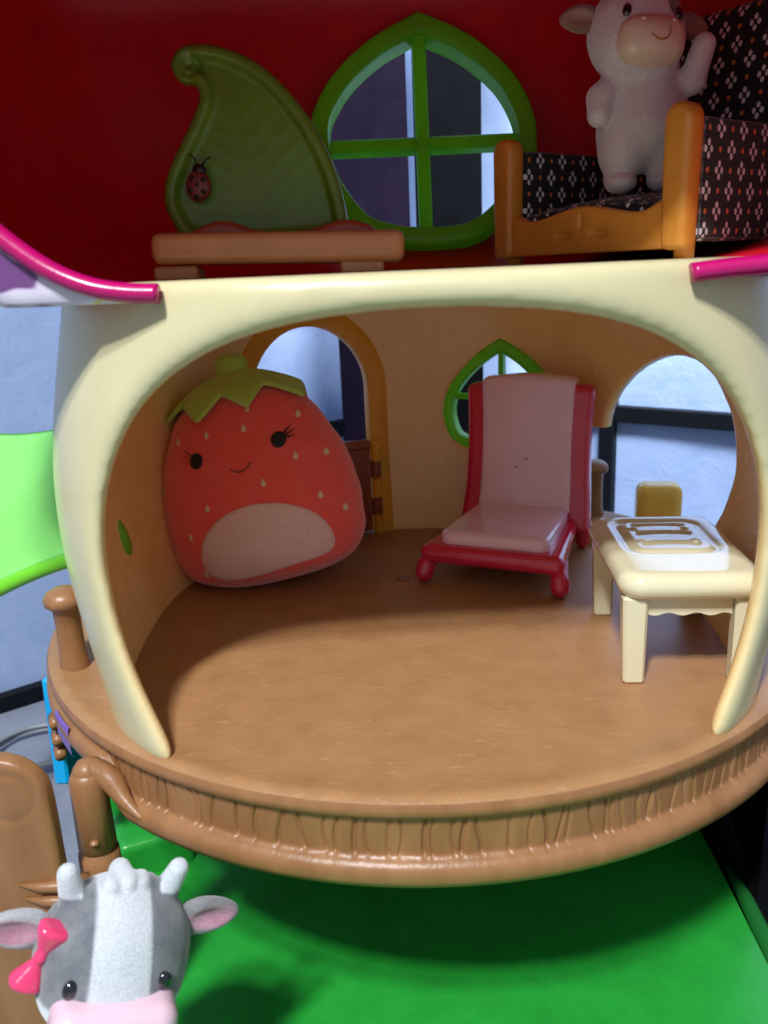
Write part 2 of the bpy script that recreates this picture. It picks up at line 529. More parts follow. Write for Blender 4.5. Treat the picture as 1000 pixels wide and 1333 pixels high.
# ------------------------------------------------------------------ setting: tabletop and the grid screens behind
TZ = -12.6
o = mk('tabletop', [(-160, -60, TZ), (160, -60, TZ), (160, 120, TZ), (-160, 120, TZ)], [(0, 1, 2, 3)], TABLETOP, smooth=False)
o['kind'] = 'structure'


def screen(name, o, ex, L, label, xs, zs):
    """standing screen: black bars at xs / zs (along, height), a white textured panel in every cell"""
    ex = np.array([ex[0], ex[1], 0.]); ex /= np.linalg.norm(ex); ey = np.array([-ex[1], ex[0], 0])
    M = frame(o, ex, ey, (0, 0, 1)); root = empty(name, o, label, 'screen')
    for x in xs: mk('upright_bar', *box((x, 0, (zs[0] + zs[-1]) / 2), (.6, .48, (zs[-1] - zs[0]) / 2 + .5), .08, M), BARK, root, False)
    for i in range(len(xs) - 1):
        a, b = xs[i] + .62, xs[i + 1] - .62
        for z in zs: mk('cross_bar', *box(((a + b) / 2, 0, z), ((b - a) / 2, .42, .62), .08, M), BARK, root, False)
        for j in range(len(zs) - 1):
            nx, nz = 14, 14; V = []
            for p in range(nx + 1):
                for q in range(nz + 1):
                    u, v = p / nx, q / nz
                    bul = .35 * math.sin(math.pi * u) * math.sin(math.pi * v) + .08 * math.sin(7 * u + 3 * v + i)
                    V.append((a + (b - a) * u, .30 + bul, zs[j] + .4 + (zs[j + 1] - zs[j] - .8) * v))
            F = [(p * (nz + 1) + q, (p + 1) * (nz + 1) + q, (p + 1) * (nz + 1) + q + 1, p * (nz + 1) + q + 1) for p in range(nx) for q in range(nz)]
            mk('panel', xf(np.array(V), M), F, WHITEP, root)
    return root


# corner of the two screens is behind the house
screen('grid_screen', (-50, -3.4, TZ), (.81, .59), 70, 'white paneled screen with black bars behind the strawberry plush side of the house', [0, 40, 69], [.5, 14.4, 44, 76])
screen('grid_screen', (6, 38.6, TZ), (.78, -.63), 70, 'white paneled screen with black bars seen through the right arched opening', [0, 13.4, 36, 62], [.5, 14.6, 44, 76])
root = mk('standing_board', *box((-1.4, 24, 12), (2.55, .5, 24.4), .1), PURB, None, False, org=(-1.4, 24, TZ))
tag(root, 'tall dark purple board standing behind the left half of the upper window', 'board')
root = mk('standing_board', *box((3.75, 24.4, 12), (2.15, .5, 24.4), .1), BLKB, None, False, org=(3.75, 24.4, TZ))
tag(root, 'tall black board standing behind the right half of the upper window', 'board')

# ------------------------------------------------------------------ the toy house
HOUSE = empty('toy_mushroom_house', (0, 0, TZ), 'plastic mushroom toy house, cream walls over a round brown floor, red cap above', 'toy house')


def bark_rows():
    r = random.Random(9); out = []; a = -math.pi
    while a < math.pi:
        st = r.choice((.018, .026, .034, .046)) * r.uniform(.8, 1.2); out.append((a, r.uniform(.002, .0042), r.uniform(.05, .12), r.uniform(-.008, .008), r.uniform(0, 6))); a += st
    return out


GROOVES = bark_rows()


def skirt_mod(a, r, z):
    r = r.copy(); z = z.copy(); aw = (a + math.pi) % (2 * math.pi) - math.pi
    band = np.clip((-z - .52) / .12, 0, 1) * np.clip((z + 1.78) / .1, 0, 1)
    for g, wd, dp, lean, ph in GROOVES:
        if abs(aw - g) < .035:
            c = g + lean * (z + 1.1) + .004 * np.sin(z * 3 + ph)
            r -= band * dp * np.exp(-((aw - c) / wd) ** 2)
    r += band * .02 * math.sin(aw * 61) * math.sin(aw * 23)
    lift = np.clip((-R(39) - aw) / R(6), 0, 1) * (aw > -R(120)); lift = lift * lift * (3 - 2 * lift)
    dn = np.clip((-z - .6) / 1.2, 0, 1)
    z += dn * lift * 1.1
    return r, z


prof = [(0, 0), (6, 0), (11, 0), (13.6, 0), (14.35, .02), (14.6, .09), (14.85, .08), (15.02, -.02), (15.10, -.18), (15.08, -.36), (14.98, -.48), (14.86, -.56)]
prof += [(14.84, -.56 - .08 * i) for i in range(1, 15)]
prof += [(14.86, -1.74), (14.98, -1.80), (15.12, -1.88), (15.20, -2.05), (15.20, -2.3), (15.10, -2.52), (14.9, -2.6), (14.5, -2.5), (14.3, -1.6), (8, -1.5), (0, -1.5)]
V, F = lathe(prof, 3800, mod=skirt_mod)
f = np.array(F); k = len(prof)
q = np.arange(len(f)) % (k - 1)
FLO = mk('round_floor', V, f[q < 7][:, ::-1], FLOOR, HOUSE)
mk('bark_skirt', V, f[q >= 7][:, ::-1], BARKM, FLO)
for x, y in ((-.64, 1.24),):
    mk('screw', *lathe([(0, .03), (.13, .03), (.16, .0), (.16, -.02)], 16, (x, y, .01)), METAL, FLO)
    mk('screw_ring', *lathe([(.17, .004), (.2, .035), (.27, .035), (.32, .004)], 20, (x, y, .004)), DOORB, FLO)

# --- shell
zk = np.array([-.2, 2, 4, 6, 8, 10, 13.2])
pWo = np.polyfit(zk, [11.45, 11.95, 12.25, 12.5, 12.45, 12.05, 11.4], 4)
pWi = np.polyfit([0, 3, 6, 9, 12.5], [10.75, 11.4, 11.75, 11.5, 10.7], 3)
pBi = np.polyfit([0, 6, 12.5], [10.7, 11.3, 10.9], 2)
NSH = 2.72


def F_in(X, Y, Z):
    W = np.polyval(pWi, np.clip(Z, 0, 13)); Bb = np.polyval(pBi, np.clip(Z, 0, 13))
    Bf = 11.95 - 1.85 * np.clip(Z, 0, 13.3) / 13
    fr = (np.abs(X / W) ** 2.85 + np.abs((Y + 2) / Bf) ** 2.85) ** (1 / 2.85)
    bk = (np.abs(X / W) ** 2.2 + np.abs((Y + 2) / Bb) ** 2.2) ** (1 / 2.2)
    return (np.where(Y < -2, fr, bk) - 1) * 11


def F_out(X, Y, Z):
    W = np.polyval(pWo, np.clip(Z, -.2, 13.3)); Bb = np.polyval(pBi, np.clip(Z, 0, 13)) + .6; Bf = 12.7 - 1.55 * np.clip(Z, 0, 13.3) / 13
    fr = (np.abs(X / W) ** NSH + np.abs((Y + 2) / Bf) ** NSH) ** (1 / NSH)
    bk = (np.abs(X / W) ** 2.2 + np.abs((Y + 2) / Bb) ** 2.2) ** (1 / 2.2)
    return (np.where(Y < -2, fr, bk) - 1) * 11.5


half = [(7.45, -1.2), (7.55, 0), (7.75, .7), (8.2, 1.5), (8.78, 2.7), (9.15, 4), (9.30, 5.6), (9.2, 6.8), (8.9, 7.85), (8.4, 8.9), (7.72, 9.9), (6.85, 10.7), (5.65, 11.4), (4.4, 11.85), (2.85, 12.15), (1.2, 12.3)]
OPEN = spline(half + [(-x, z) for x, z in half[::-1]], 14)
_k = len(OPEN)
OPEN = np.array([np.mean([OPEN[(i + j) % _k] for j in range(-18, 19)], 0) if abs(OPEN[i][1]) > 1.2 else OPEN[i] for i in range(_k)])
DOORC, DOORW = R(-25), 3.05
ARCHC, ARCHW = R(74.5), 4.55
WINC = R(24.6)


def arch2(sv, Z, wd, zt, ru):
    """arched opening: straight jambs, elliptic head"""
    zz = np.maximum(Z - (zt - ru), 0) * wd / ru
    return np.sqrt(sv * sv + zz * zz) - wd


WIN2 = spline([(0, 3.1), (-1.45, 2.15), (-2.75, .75), (-3.15, -.7), (-2.75, -2.1), (-1.75, -2.65), (0, -2.75), (1.75, -2.65), (2.75, -2.1), (3.15, -.7), (2.75, .75), (1.45, 2.15), (0, 3.1)], 6, False)[:-1]


def shell_sdf(X, Y, Z):
    d = np.maximum(F_out(X, Y, Z), Z - 13.22); d = smax(F_out(X, Y, Z), Z - 13.22, .35)
    inn = smax(F_in(X, Y, Z), Z - 12.42, .8)
    d = smax(d, -inn, .25)
    op = sdpoly(OPEN, X[:, 0, :], Z[:, 0, :])[:, None, :] + np.zeros_like(X)
    op = np.maximum(op, Y + 3)
    d = smax(d, -op, .5)
    th = np.arctan2(X, Y + 2); sv = th * 11.3
    do = np.maximum(arch2(sv - DOORC * 11.3, Z, DOORW, 10.9, 3.4), -(Y - 2)); d = smax(d, -do, .15)
    u = sv - ARCHC * 11.3; dz = Z - 5.6
    a2 = np.where(dz > 0, np.sqrt((u / ARCHW) ** 2 + (dz / 3.75) ** 2), np.where(u > 0, ((np.abs(u) / ARCHW) ** 1.6 + (np.abs(dz) / 5.3) ** 1.6) ** (1 / 1.6), ((np.abs(u) / (ARCHW * 1.3)) ** 5 + (np.abs(dz) / 5.3) ** 5) ** .2)) - 1
    d = smax(d, -np.maximum(a2 * 4, 4 - X), .15)
    wd = sdpoly(WIN2, (sv - WINC * 11.3)[:, :, 0].ravel()[:0], np.zeros(0)) if 0 else None
    uu, zz = (sv - WINC * 11.3), Z - 6.75
    sel = (np.abs(uu) < 4) & (np.abs(zz) < 4.2) & (Y > 3)
    pw = np.full(X.shape, 5.0); pw[sel] = sdpoly(WIN2 * .93, uu[sel], zz[sel]); d = smax(d, -pw, .1)
    return smax(d, -Z - .25, .1)


P, F = nets(shell_sdf, (-13.2, -15.2, -.5), (13.2, 11, 13.7), .12)
lipw = (np.clip(1.3 - np.abs(sdpoly(OPEN, P[:, 0], P[:, 2]) - .2), 0, 1) * np.clip(-P[:, 1] - 4, 0, 1) * .8 + .05)[:, None]
for _ in range(26):     # relax grid steps along the lips
    acc = np.zeros_like(P); cn = np.zeros(len(P))
    for a_ in range(4):
        np.add.at(acc, F[:, a_], P[F[:, (a_ + 1) % 4]] + P[F[:, (a_ + 3) % 4]]); np.add.at(cn, F[:, a_], 2)
    P = P * (1 - lipw) + lipw * acc / cn[:, None]
ctr = P[F].mean(1)
fi = F_in(ctr[:, 0], ctr[:, 1], ctr[:, 2]); fo = F_out(ctr[:, 0], ctr[:, 1], ctr[:, 2])
opd = sdpoly(OPEN, ctr[:, 0], ctr[:, 2])
inner = (fi < .12) & (ctr[:, 2] < 12.75) & ~((opd < .22) & (ctr[:, 1] < -5)) & (fi < -fo)


def sub(P, F):
    u, inv = np.unique(F, return_inverse=True)
    return P[u], inv.reshape(F.shape)


pfi = F_in(P[:, 0], P[:, 1], P[:, 2]); pop = sdpoly(OPEN, P[:, 0], P[:, 2])
wi = np.clip((.55 - pfi) / .42, 0, 1) * np.clip((12.8 - P[:, 2]) / .15, 0, 1) * np.where(P[:, 1] < -5, np.clip((pop + .30) / .30, 0, 1), 1)  # interior weight: bounced light put into the colour, starting at the lip
wcol = np.repeat(wi[:, None], 3, 1)


fn_ = np.cross(P[F[:, 2]] - P[F[:, 0]], P[F[:, 3]] - P[F[:, 1]]); pn = np.zeros_like(P)
for a in range(4): np.add.at(pn, F[:, a], fn_)
pn /= np.linalg.norm(pn, axis=1)[:, None] + 1e-12
for msk, nm in ((~inner, 'wall_shell'), (inner, 'interior_wall')):
    u, inv = np.unique(F[msk], return_inverse=True)
    o = mk(nm, P[u], inv.reshape(-1, 4), SHELL, HOUSE, col=wcol[u], nrm=pn[u])
    o.shadow_terminator_geometry_offset = .25
    if nm == 'wall_shell': SH = o
    else: INW = o


def wall_sdf(x, y, z): return -F_in(x, y, z)


# raised leaf ornaments on the interior wall
for (c, s, rot) in (((0, -2.6, 3.7), -1, .25), ((0, -4.0, 8.5), 1, -.4)):
    t = np.linspace(0, 2 * math.pi, 28, endpoint=False)
    outl = np.stack([.42 * np.sin(t) * (1 - .25 * np.cos(t)), .75 * np.cos(t)], 1)
    ca, sa = math.cos(rot), math.sin(rot); outl = outl @ np.array([[ca, sa], [-sa, ca]])
    mk('leaf_ornament', *decal(wall_sdf, outl, c, (0, 1, 0), (0, 0, 1), (s, 0, 0), 14, .05, .1, 5, .10), GREEN, INW)
P1 = []
# --- door frame and inward-opened door
def on_wall(th, z, inset=0.0):
    d = np.array([[math.sin(th), math.cos(th), 0]]); p = hit_dir(wall_sdf, np.array([[0, -2, z]]), d, 16)[0]
    return p - d[0] * inset


pts = []
for z in np.linspace(0, 7.5, 12): pts.append(on_wall(DOORC + DOORW / 11.3, z))
for a in np.linspace(0, math.pi, 26)[1:-1]: pts.append(on_wall(DOORC + DOORW * math.cos(a) / 11.3, 7.5 + 3.4 * math.sin(a)))
for z in np.linspace(7.5, 0, 12): pts.append(on_wall(DOORC - DOORW / 11.3, z))


def ribbon(pts, inw, wd, dep):
    """flat rectangular moulding along pts; inw: offset inwards (away from wall)"""
    pts = np.array(pts); N = len(pts); V = []
    for i in range(N):
        T = pts[min(i + 1, N - 1)] - pts[max(i - 1, 0)]; T /= np.linalg.norm(T)
        nrm = np.array([pts[i][0], pts[i][1] + 2, 0]); nrm /= np.linalg.norm(nrm); b = np.cross(T, nrm); b /= np.linalg.norm(b)
        ring = [(-.12, -.10), (-.06, .12), (wd * .5, .26), (wd - .08, .14), (wd, 0), (wd, -dep), (-.12, -dep)]
        for u, v in ring: V.append(pts[i] + b * u * inw - nrm * v)
    k = 7; F = [(i * k + j, i * k + (j + 1) % k, (i + 1) * k + (j + 1) % k, (i + 1) * k + j) for i in range(N - 1) for j in range(k)]
    F += [tuple(range(k)), tuple((N - 1) * k + j for j in range(k))[::-1]]
    return np.array(V), F


DF = mk('door_frame', *ribbon(pts, -1, .95, .9), YELLOW, HOUSE, True, sharp=40)
hp = on_wall(DOORC + (DOORW - .05) / 11.3, 2, .35)
# the door stands open towards the balcony; its two hinge straps grip the frame
DM = yaw((hp[0], hp[1], 0), R(198))
DR = mk('door', *box((2.2, .0, 2.35), (2.0, .22, 2.25), .1, DM), DOORB, HOUSE, False)
mk('door_rail', *box((2.2, .0, 4.75), (2.05, .32, .22), .08, DM), DOORB, DR, False)
for z in (3.45, 1.45):
    v, f_ = tube([(hp[0] + .1, hp[1] - .15, z - .42), (hp[0] + .1, hp[1] - .15, z + .42)], .3, 14)
    b_ = box((hp[0] - .35, hp[1] - .12, z), (.55, .22, .4), .08)
    mk('hinge', *join((v, f_), b_), DOORB, DR, True, sharp=40)
for z in (4.35, 2.45, .5):
    mk('hinge_knuckle', *tube([(hp[0] + .15, hp[1] - .12, z - .5), (hp[0] + .15, hp[1] - .12, z + .5)], .27, 14), YELLOW, DF, True, sharp=40)


# --- windows
def ring_window(outl, inset, depth, bar, M, mat, name, parent, vx=0.0, hz=0.0, h=.075):
    o2 = np.asarray(outl); lo = o2.min(0) - .4; hi = o2.max(0) + .4

    def sd(X, Y, Z):
        d = sdpoly(o2, X[:, 0, :], Z[:, 0, :])[:, None, :] + np.zeros_like(X)
        ring = smax(d, -d - inset, .2)
        r = smax(ring, np.abs(Y) - depth, .3)
        r = smax(r, -(-Y * .75 + (d + inset * .45) * .6 + depth * .35), .25) if 0 else r
        return r
    V, F = nets(sd, (lo[0], -depth - .3, lo[1]), (hi[0], depth + .3, hi[1]), h)
    fr = mk(name, xf(V, M), F, mat, parent)
    xi = np.linspace(-6, 6, 400); q = sdpoly(o2, np.full(400, vx), xi); zz = xi[q < -inset * .6]
    mk('mullion', *box((vx, .05, (zz[0] + zz[-1]) / 2), (bar, depth * .6, (zz[-1] - zz[0]) / 2), bar * .35, M), mat, fr, False)
    q = sdpoly(o2, xi, np.full(400, hz)); xx = xi[q < -inset * .6]
    for s in (-1, 1):
        a, b = (xx[0], vx - bar) if s < 0 else (vx + bar, xx[-1])
        mk('transom', *box(((a + b) / 2, .05, hz), ((b - a) / 2, depth * .55, bar), bar * .35, M), mat, fr, False)
    return fr


wc = on_wall(WINC, 6.75, -.15)
WM = frame(wc, (math.cos(WINC), -math.sin(WINC), 0), (math.sin(WINC), math.cos(WINC), 0), (0, 0, 1))
ring_window(WIN2, .62, .5, .13, WM, GREEN, 'window_frame', HOUSE, 0, .1)

# --- red cap, its opening and the magenta rim
chalf = [(2.0, 12.6), (6.65, 12.93), (7.4, 12.98), (8.25, 13.14), (9.1, 13.5), (9.9, 14.05), (10.9, 14.95), (12.0, 16.1), (12.9, 17.8), (12.8, 19.4), (11.4, 20.6), (8, 21.2), (3, 21.4)]
crt = [(2.0, 12.6), (6.4, 12.88), (7.2, 12.95), (8.4, 13.02), (9.6, 13.15), (10.9, 13.5), (12.2, 14.5), (12.9, 17.0), (12.8, 19.4), (11.4, 20.6), (8, 21.2), (3, 21.4)]
COPEN = spline(crt + [(-x, z) for x, z in chalf[::-1]], 4)
# upper window outline, in its own plane (tilted with the wall)
UW = spline([(0, 5.15), (-2.0, 4.15), (-3.6, 2.85), (-4.65, 1.35), (-4.95, 0), (-4.6, -2.0), (-3.3, -4.0), (-1.75, -4.8), (.3, -5.05), (2.3, -4.8), (3.9, -3.6), (4.85, -2.0), (5.05, -.4), (4.8, 1.0), (3.9, 2.6), (2.1, 4.15), (0, 5.15)], 5, False)[:-1]
UO = np.array([1.05, 6.85, 19.0]); tl = math.atan(.25)
UM = frame(UO, (1, 0, 0), (0, math.cos(tl), -math.sin(tl)), (0, math.sin(tl), math.cos(tl)))


def cap_F(X, Y, Z):
    rho = ((X / 16.2) ** 4 + ((Z - 22.3) / np.where(Z > 22.3, 5.2, 9.45)) ** 4) ** .25
    bk = (rho ** 4 + np.abs((Y + 3) / 11.0) ** 4) ** .25
    return (np.where(Y > -3, bk, rho) - 1) * 10


def cap_sdf(X, Y, Z):
    f_ = cap_F(X, Y, Z); d = np.maximum(np.abs(f_ - .25) - .28, -12.25 - Y)
    op = sdpoly(COPEN, X[:, 0, :], Z[:, 0, :])[:, None, :] + np.zeros_like(X)
    brow = np.maximum(np.maximum(np.abs(Y + 11.95) - .28, f_ - .2), np.maximum(-op, np.where(Z < 17, 7.2 - np.abs(X), -9)))
    d = np.minimum(d, brow)
    u = X - UO[0]; yy = Y - UO[1]; zz = Z - UO[2]; v = yy * math.sin(tl) + zz * math.cos(tl)
    pw = np.full(X.shape, 9.0); sel = (np.abs(u) < 6) & (np.abs(v) < 6.5) & (Y > 2)
    pw[sel] = sdpoly(UW * .93, u[sel], v[sel]); d = smax(d, -pw, .1)
    return np.maximum(d, 12.72 - Z)


P, F = nets(cap_sdf, (-20, -13.2, 12.3), (20, 9.4, 29), .22)
ctr = P[F].mean(1); ins = ((cap_F(ctr[:, 0], ctr[:, 1], ctr[:, 2]) < .1) | ((ctr[:, 2] < 14.0) & (np.abs(ctr[:, 0]) < 9.5))) & (ctr[:, 1] > -11.9)
CAP = mk('mushroom_cap', *sub(P, F[ins]), REDCAP, HOUSE)
mk('cap_outer_skin', *sub(P, F[~ins]), CAPO, CAP)
ring_window(UW, .84, .75, .29, UM, GREEN, 'window_frame', HOUSE, 0.02, -.45, .09)
for s in (-1, 1):
    line = spline([(s * x, -12.42 + .05 * max(0, x - 7), z) for x, z in (chalf if s < 0 else crt)[1:11]], 6, False)
    V, F = tube(line, .30, 16, flat=.8)
    mk('cap_rim', V, F, MAGENTA, CAP)

# --- balcony posts
def post(x, y, h=3.05):
    pr = [(0, h), (.35, h - .02), (.6, h - .16), (.72, h - .38), (.70, h - .58), (.56, h - .70), (.46, h - .8), (.44, h - 1.4), (.47, .5), (.52, .05), (.52, -.1)]
    return mk('railing_post', *lathe(pr, 28, (x, y, 0)), BARKM, HOUSE)


for a in (-64.4, -93, -120, 134.5): post(14.15 * math.sin(R(a)), -14.15 * math.cos(R(a)))

# --- lower storey: grass base, stump wall, hinge post, opened panel
bp = [(-14.2, -40), (11.4, -40), (11.75, -11.4), (11.9, -8.5), (12.1, -5.2), (12.4, 2), (11, 12), (0, 15), (-10, 10), (-14.4, 2.5)]
V = [(x, y, -11.5) for x, y in bp] + [(x, y, TZ + .01) for x, y in bp]; n = len(bp)
BASE = mk('grass_base', V, [tuple(range(n))] + [(i, n + i, n + (i + 1) % n, (i + 1) % n) for i in range(n)], BASEG, HOUSE, False)
# raised green kerb along the right edge of the base
mk('base_ridge', *tube([(12.05, -10.4, -11.75), (12.15, -9.4, -11.6), (12.3, -7.8, -11.5), (12.45, -6.0, -11.5), (12.6, -4, -11.7)], [.1, .28, .34, .3, .15], 12), BASED, BASE)


for c, hh, a in (((-12.4, -1.6, -10.8), (1.6, 1.5, 1.0), .4), ((-13.2, 1.4, -9.9), (2.0, 1.8, 2.0), .2)):
    mk('moulded_step', *nets_at(lambda X, Y, Z: rbox(X, Y, Z, (0, 0, 0), hh, .35), hh, .12, yaw(c, a)), BASEG, BASE)
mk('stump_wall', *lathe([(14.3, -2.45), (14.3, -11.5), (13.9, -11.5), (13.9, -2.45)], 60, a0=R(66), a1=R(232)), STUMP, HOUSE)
tp = [(11.9, -22), (12.0, -11.4), (12.15, -8.5), (12.35, -5.2), (12.65, 2), (12.7, 14), (40, 14), (40, -22)]; n = len(tp)  # black filler sheet, added for the dark area right of the base
TY = mk('dark_filler', [(x, y, -11.95) for x, y in tp] + [(x, y, TZ + .02) for x, y in tp], [tuple(range(n))[::-1]] + [(i, n + i, n + (i + 1) % n, (i + 1) % n)[::-1] for i in range(n)], FILLERM, None, False, org=(26, -4, TZ))
tag(TY, 'flat black sheet added for the darkness beside the right edge of the green base', 'filler sheet')
HX, HY = -10.75, -11.35
PN = mk('hinge_post', *lathe([(0, -.85), (.25, -.87), (.44, -.97), (.54, -1.2), (.58, -3.55), (.50, -3.62), (.50, -3.72), (.62, -3.78), (.64, -4.4), (.60, -11.5), (0, -11.5)], 28, (HX, HY, 0)), BARKM, HOUSE)
mk('hinge_pin', *lathe([(0, .1), (.1, .09), (.14, 0)], 12, (HX + .15, HY - .58, -3.1)), BARKM, PN)
arm = [(15.15 * math.sin(R(a)), -15.15 * math.cos(R(a)), z) for a, z in ((-36, -2.1), (-39, -1.75), (-41.5, -1.3))] + [(HX + .12, HY + .1, -.98), (HX, HY, -1.1), (HX, HY, -1.6)]
mk('hinge_arm', *tube(spline(arm, 5, False), np.interp(np.linspace(0, 1, 26), [0, .35, .7, 1], [.06, .36, .44, .44]), 14), BARKM, PN)
cor = spline([(-22, .9), (-14, .62), (-12.6, .50), (-11.9, .25), (-11.45, -.25), (-11.3, -.9), (-11.27, -3)], 6, False)
pol = np.array([(-22, -11.45)] + cor.tolist() + [(-11.25, -11.45)])


def panel_sdf(X, Y, Z):
    d = sdpoly(pol, X[:, 0, :], Z[:, 0, :])[:, None, :] + np.zeros_like(X)
    d = smax(d, np.abs(Y + 12.6) - .32, .25)
    rr = np.sqrt((X + 12.45) ** 2 + (Z + .75) ** 2)
    return d + .04 * np.exp(-((rr - .75) / .08) ** 2) * (Y < -12.7)


V, F = nets(panel_sdf, (-18, -13.3, -12), (-10.8, -12, 1.2), .09)
OPN = mk('opened_stump_panel', V, F, BARKM, HOUSE)
for i, (z, l) in enumerate(((-3.75, 1.35), (-4.25, 1.25), (-4.8, 1.0))):
    mk('root_claw', *tube([(HX + .1, -12.55, z - .1), (HX - .5, -12.95, z), (HX - .5 - l * .5, -13.02, z + .05), (HX - .5 - l, -12.95, z + .12)], [.22, .2, .15, .03], 10), BARKM, OPN)

# --- lime leaf awning at the left side, blue slide side and painted purple reflection under the balcony
def leaf_pt(u, v):
    # u: from the house wall outwards (0..1), v: from the back edge (0) to the front rolled edge (1)
    x = -12.3 - 9.5 * u
    y = 2.2 - 5.2 * v + 1.0 * u
    z = 7.25 - .15 * u - v * (3.9 + 4.3 * u ** 1.5) + .9 * math.sin(math.pi * v) * (1 - .3 * u) + .12 * math.sin(9 * u) * (1 - v)
    return (x, y, z)


nu, nv = 30, 24; V = []
for dz in (0, -.28):
    for i in range(nu + 1):
        for j in range(nv + 1):
            p = leaf_pt(i / nu, j / nv); V.append((p[0], p[1] + dz * .6, p[2] + dz))
n1 = (nu + 1) * (nv + 1); F = []
ix = lambda i, j, s: s * n1 + i * (nv + 1) + j
for i in range(nu):
    for j in range(nv):
        F.append((ix(i, j, 0), ix(i, j + 1, 0), ix(i + 1, j + 1, 0), ix(i + 1, j, 0))); F.append((ix(i, j, 1), ix(i + 1, j, 1), ix(i + 1, j + 1, 1), ix(i, j + 1, 1)))
for j in range(nv):
    for i in (0, nu): F.append((ix(i, j, 0), ix(i, j + 1, 0), ix(i, j + 1, 1), ix(i, j, 1)))
for i in range(nu):
    for j in (0, nv): F.append((ix(i, j, 0), ix(i + 1, j, 0), ix(i + 1, j, 1), ix(i, j, 1)))
AW = mk('leaf_awning', V, F, LIME, HOUSE)
mk('rolled_edge', *tube([np.array(leaf_pt(u, 1)) + np.array((0, -.05, -.12)) for u in np.linspace(0, 1, 24)], .3, 12), LIMED, AW)
M = frame((-14.35, -4.2, -3.4), (.1, .99, -.08), (-.99, .1, 0), (0, .08, 1))
SL = mk('blue_slide_side', *box((0, 0, 0), (.8, .3, 2.2), .1, M), BLUE, HOUSE, False)
for z in (-2.4, -3.1, -3.7): mk('slide_clip', *tube([(-14.1, -5.4, z), (-13.9, -6.0, z - .05)], [.28, .2], 10), BARKM, SL)
V, F = lathe([(15.15, -.62), (15.2, -.75), (15.2, -1.6), (15.15, -1.75)], 8, a0=R(-58), a1=R(-52))
mk('purple_reflection', V, [q_[::-1] for q_ in F], PURPLE, HOUSE)  # reflection on the skirt, put in as a thin purple plate


# ------------------------------------------------------------------ strawberry plush
ax_ = np.array([-.165, .16, .97]); ax_ /= np.linalg.norm(ax_)          # leans left and back against the wall
exx = np.array([1, -.10, 0.]); exx -= ax_ * (exx @ ax_); exx /= np.linalg.norm(exx); eyy = np.cross(ax_, exx)
PO = np.array([-6.22, 2.0, .0])
PM = frame(PO, exx, eyy, ax_)
PL = empty('strawberry_plush', PO, 'red strawberry plush toy with embroidered face and pale belly, leaning against the left wall', 'plush toy')


def berry(X, Y, Z):
    t = np.clip((Z - 0.0) / 9.35, 0, 1)
    rx = np.interp(t, [0, .08, .2, .34, .48, .62, .78, .9, 1], [3.3, 4.05, 4.42, 4.52, 4.42, 4.08, 3.35, 2.6, 1.7]); ry = rx * .70
    k = np.sqrt((X / rx) ** 2 + (Y / ry) ** 2)
    side = (k - 1) * np.minimum(rx, ry)
    return smax(smax(side, Z - 9.45, 1.7), -Z + .08, 1.5) + .03 * np.sin(1.3 * X + 2 * Z) * np.sin(1.7 * Z + .5)


V, F = nets(berry, (-4.8, -4, -.6), (4.8, 4, 10.0), .13)
for _ in range(3):      # relax the profile kinks
    acc = np.zeros_like(V); cn = np.zeros(len(V))
    for a_ in range(4):
        np.add.at(acc, F[:, a_], V[F[:, (a_ + 1) % 4]] + V[F[:, (a_ + 3) % 4]]); np.add.at(cn, F[:, a_], 2)
    V = V * .4 + .6 * acc / cn[:, None]
mk('body', xf(V, PM), F, PLUSH, PL)


def pdec(name, out, u, v, mat, lift=.04, dome=0.0, rings=5, parent=None, sink=.06):
    P, F = decal(berry, np.asarray(out) + np.array([[u, v]]), (0, -5, 0), (1, 0, 0), (0, 0, 1), (0, 1, 0), 6, lift, sink, rings, dome)
    return mk(name, xf(P, PM), F, mat, parent or PL)


belly = spline([(-2.75, -.85), (-2.55, .25), (-1.6, 1.15), (-.2, 1.55), (1.3, 1.35), (2.5, .6), (2.95, -.45), (2.6, -1.15), (1.2, -1.3), (-.6, -1.5), (-2.0, -1.45)], 5)
pdec('belly_patch', belly, .30, 2.25, PLUSHW, .05, .02, 12)
for sx, u, v in ((-1, -1.72, 6.02), (1, 1.9, 6.2)):
    E_ = pdec('eye', circ(.30, .33, 26), u, v, BLACK, .05, .05)
    for k, (a, l) in enumerate(((.75, .52), (.42, .50), (.08, .40))):
        c, s_ = math.cos(a) * sx, math.sin(a)
        ln = np.array([(.25 * c - .05 * s_, .25 * s_ + .05 * c * sx), (.3 * c + l * c * .95, .3 * s_ + l * s_), (.25 * c + .06 * s_, .25 * s_ - .06 * c)])
        if np.cross(ln[1] - ln[0], ln[2] - ln[0]) < 0: ln = ln[::-1]
        pdec('eyelash', ln, u, v, BLACK, .05, 0, 3, E_)
mp = [(-.42, .12), (-.28, -.02), (-.12, -.09), (.06, -.1), (.22, -.04), (.36, .08), (.46, .2)]
MT = None
for i in range(len(mp) - 1):
    a, b = np.array(mp[i]), np.array(mp[i + 1]); c = (a + b) / 2; d = b - a
    q_ = pdec('mouth_stitch', circ(.085, .035, 12, math.atan2(d[1], d[0])), 0.18 + c[0], 5.32 + c[1], DOORB, .05, .02, 3)
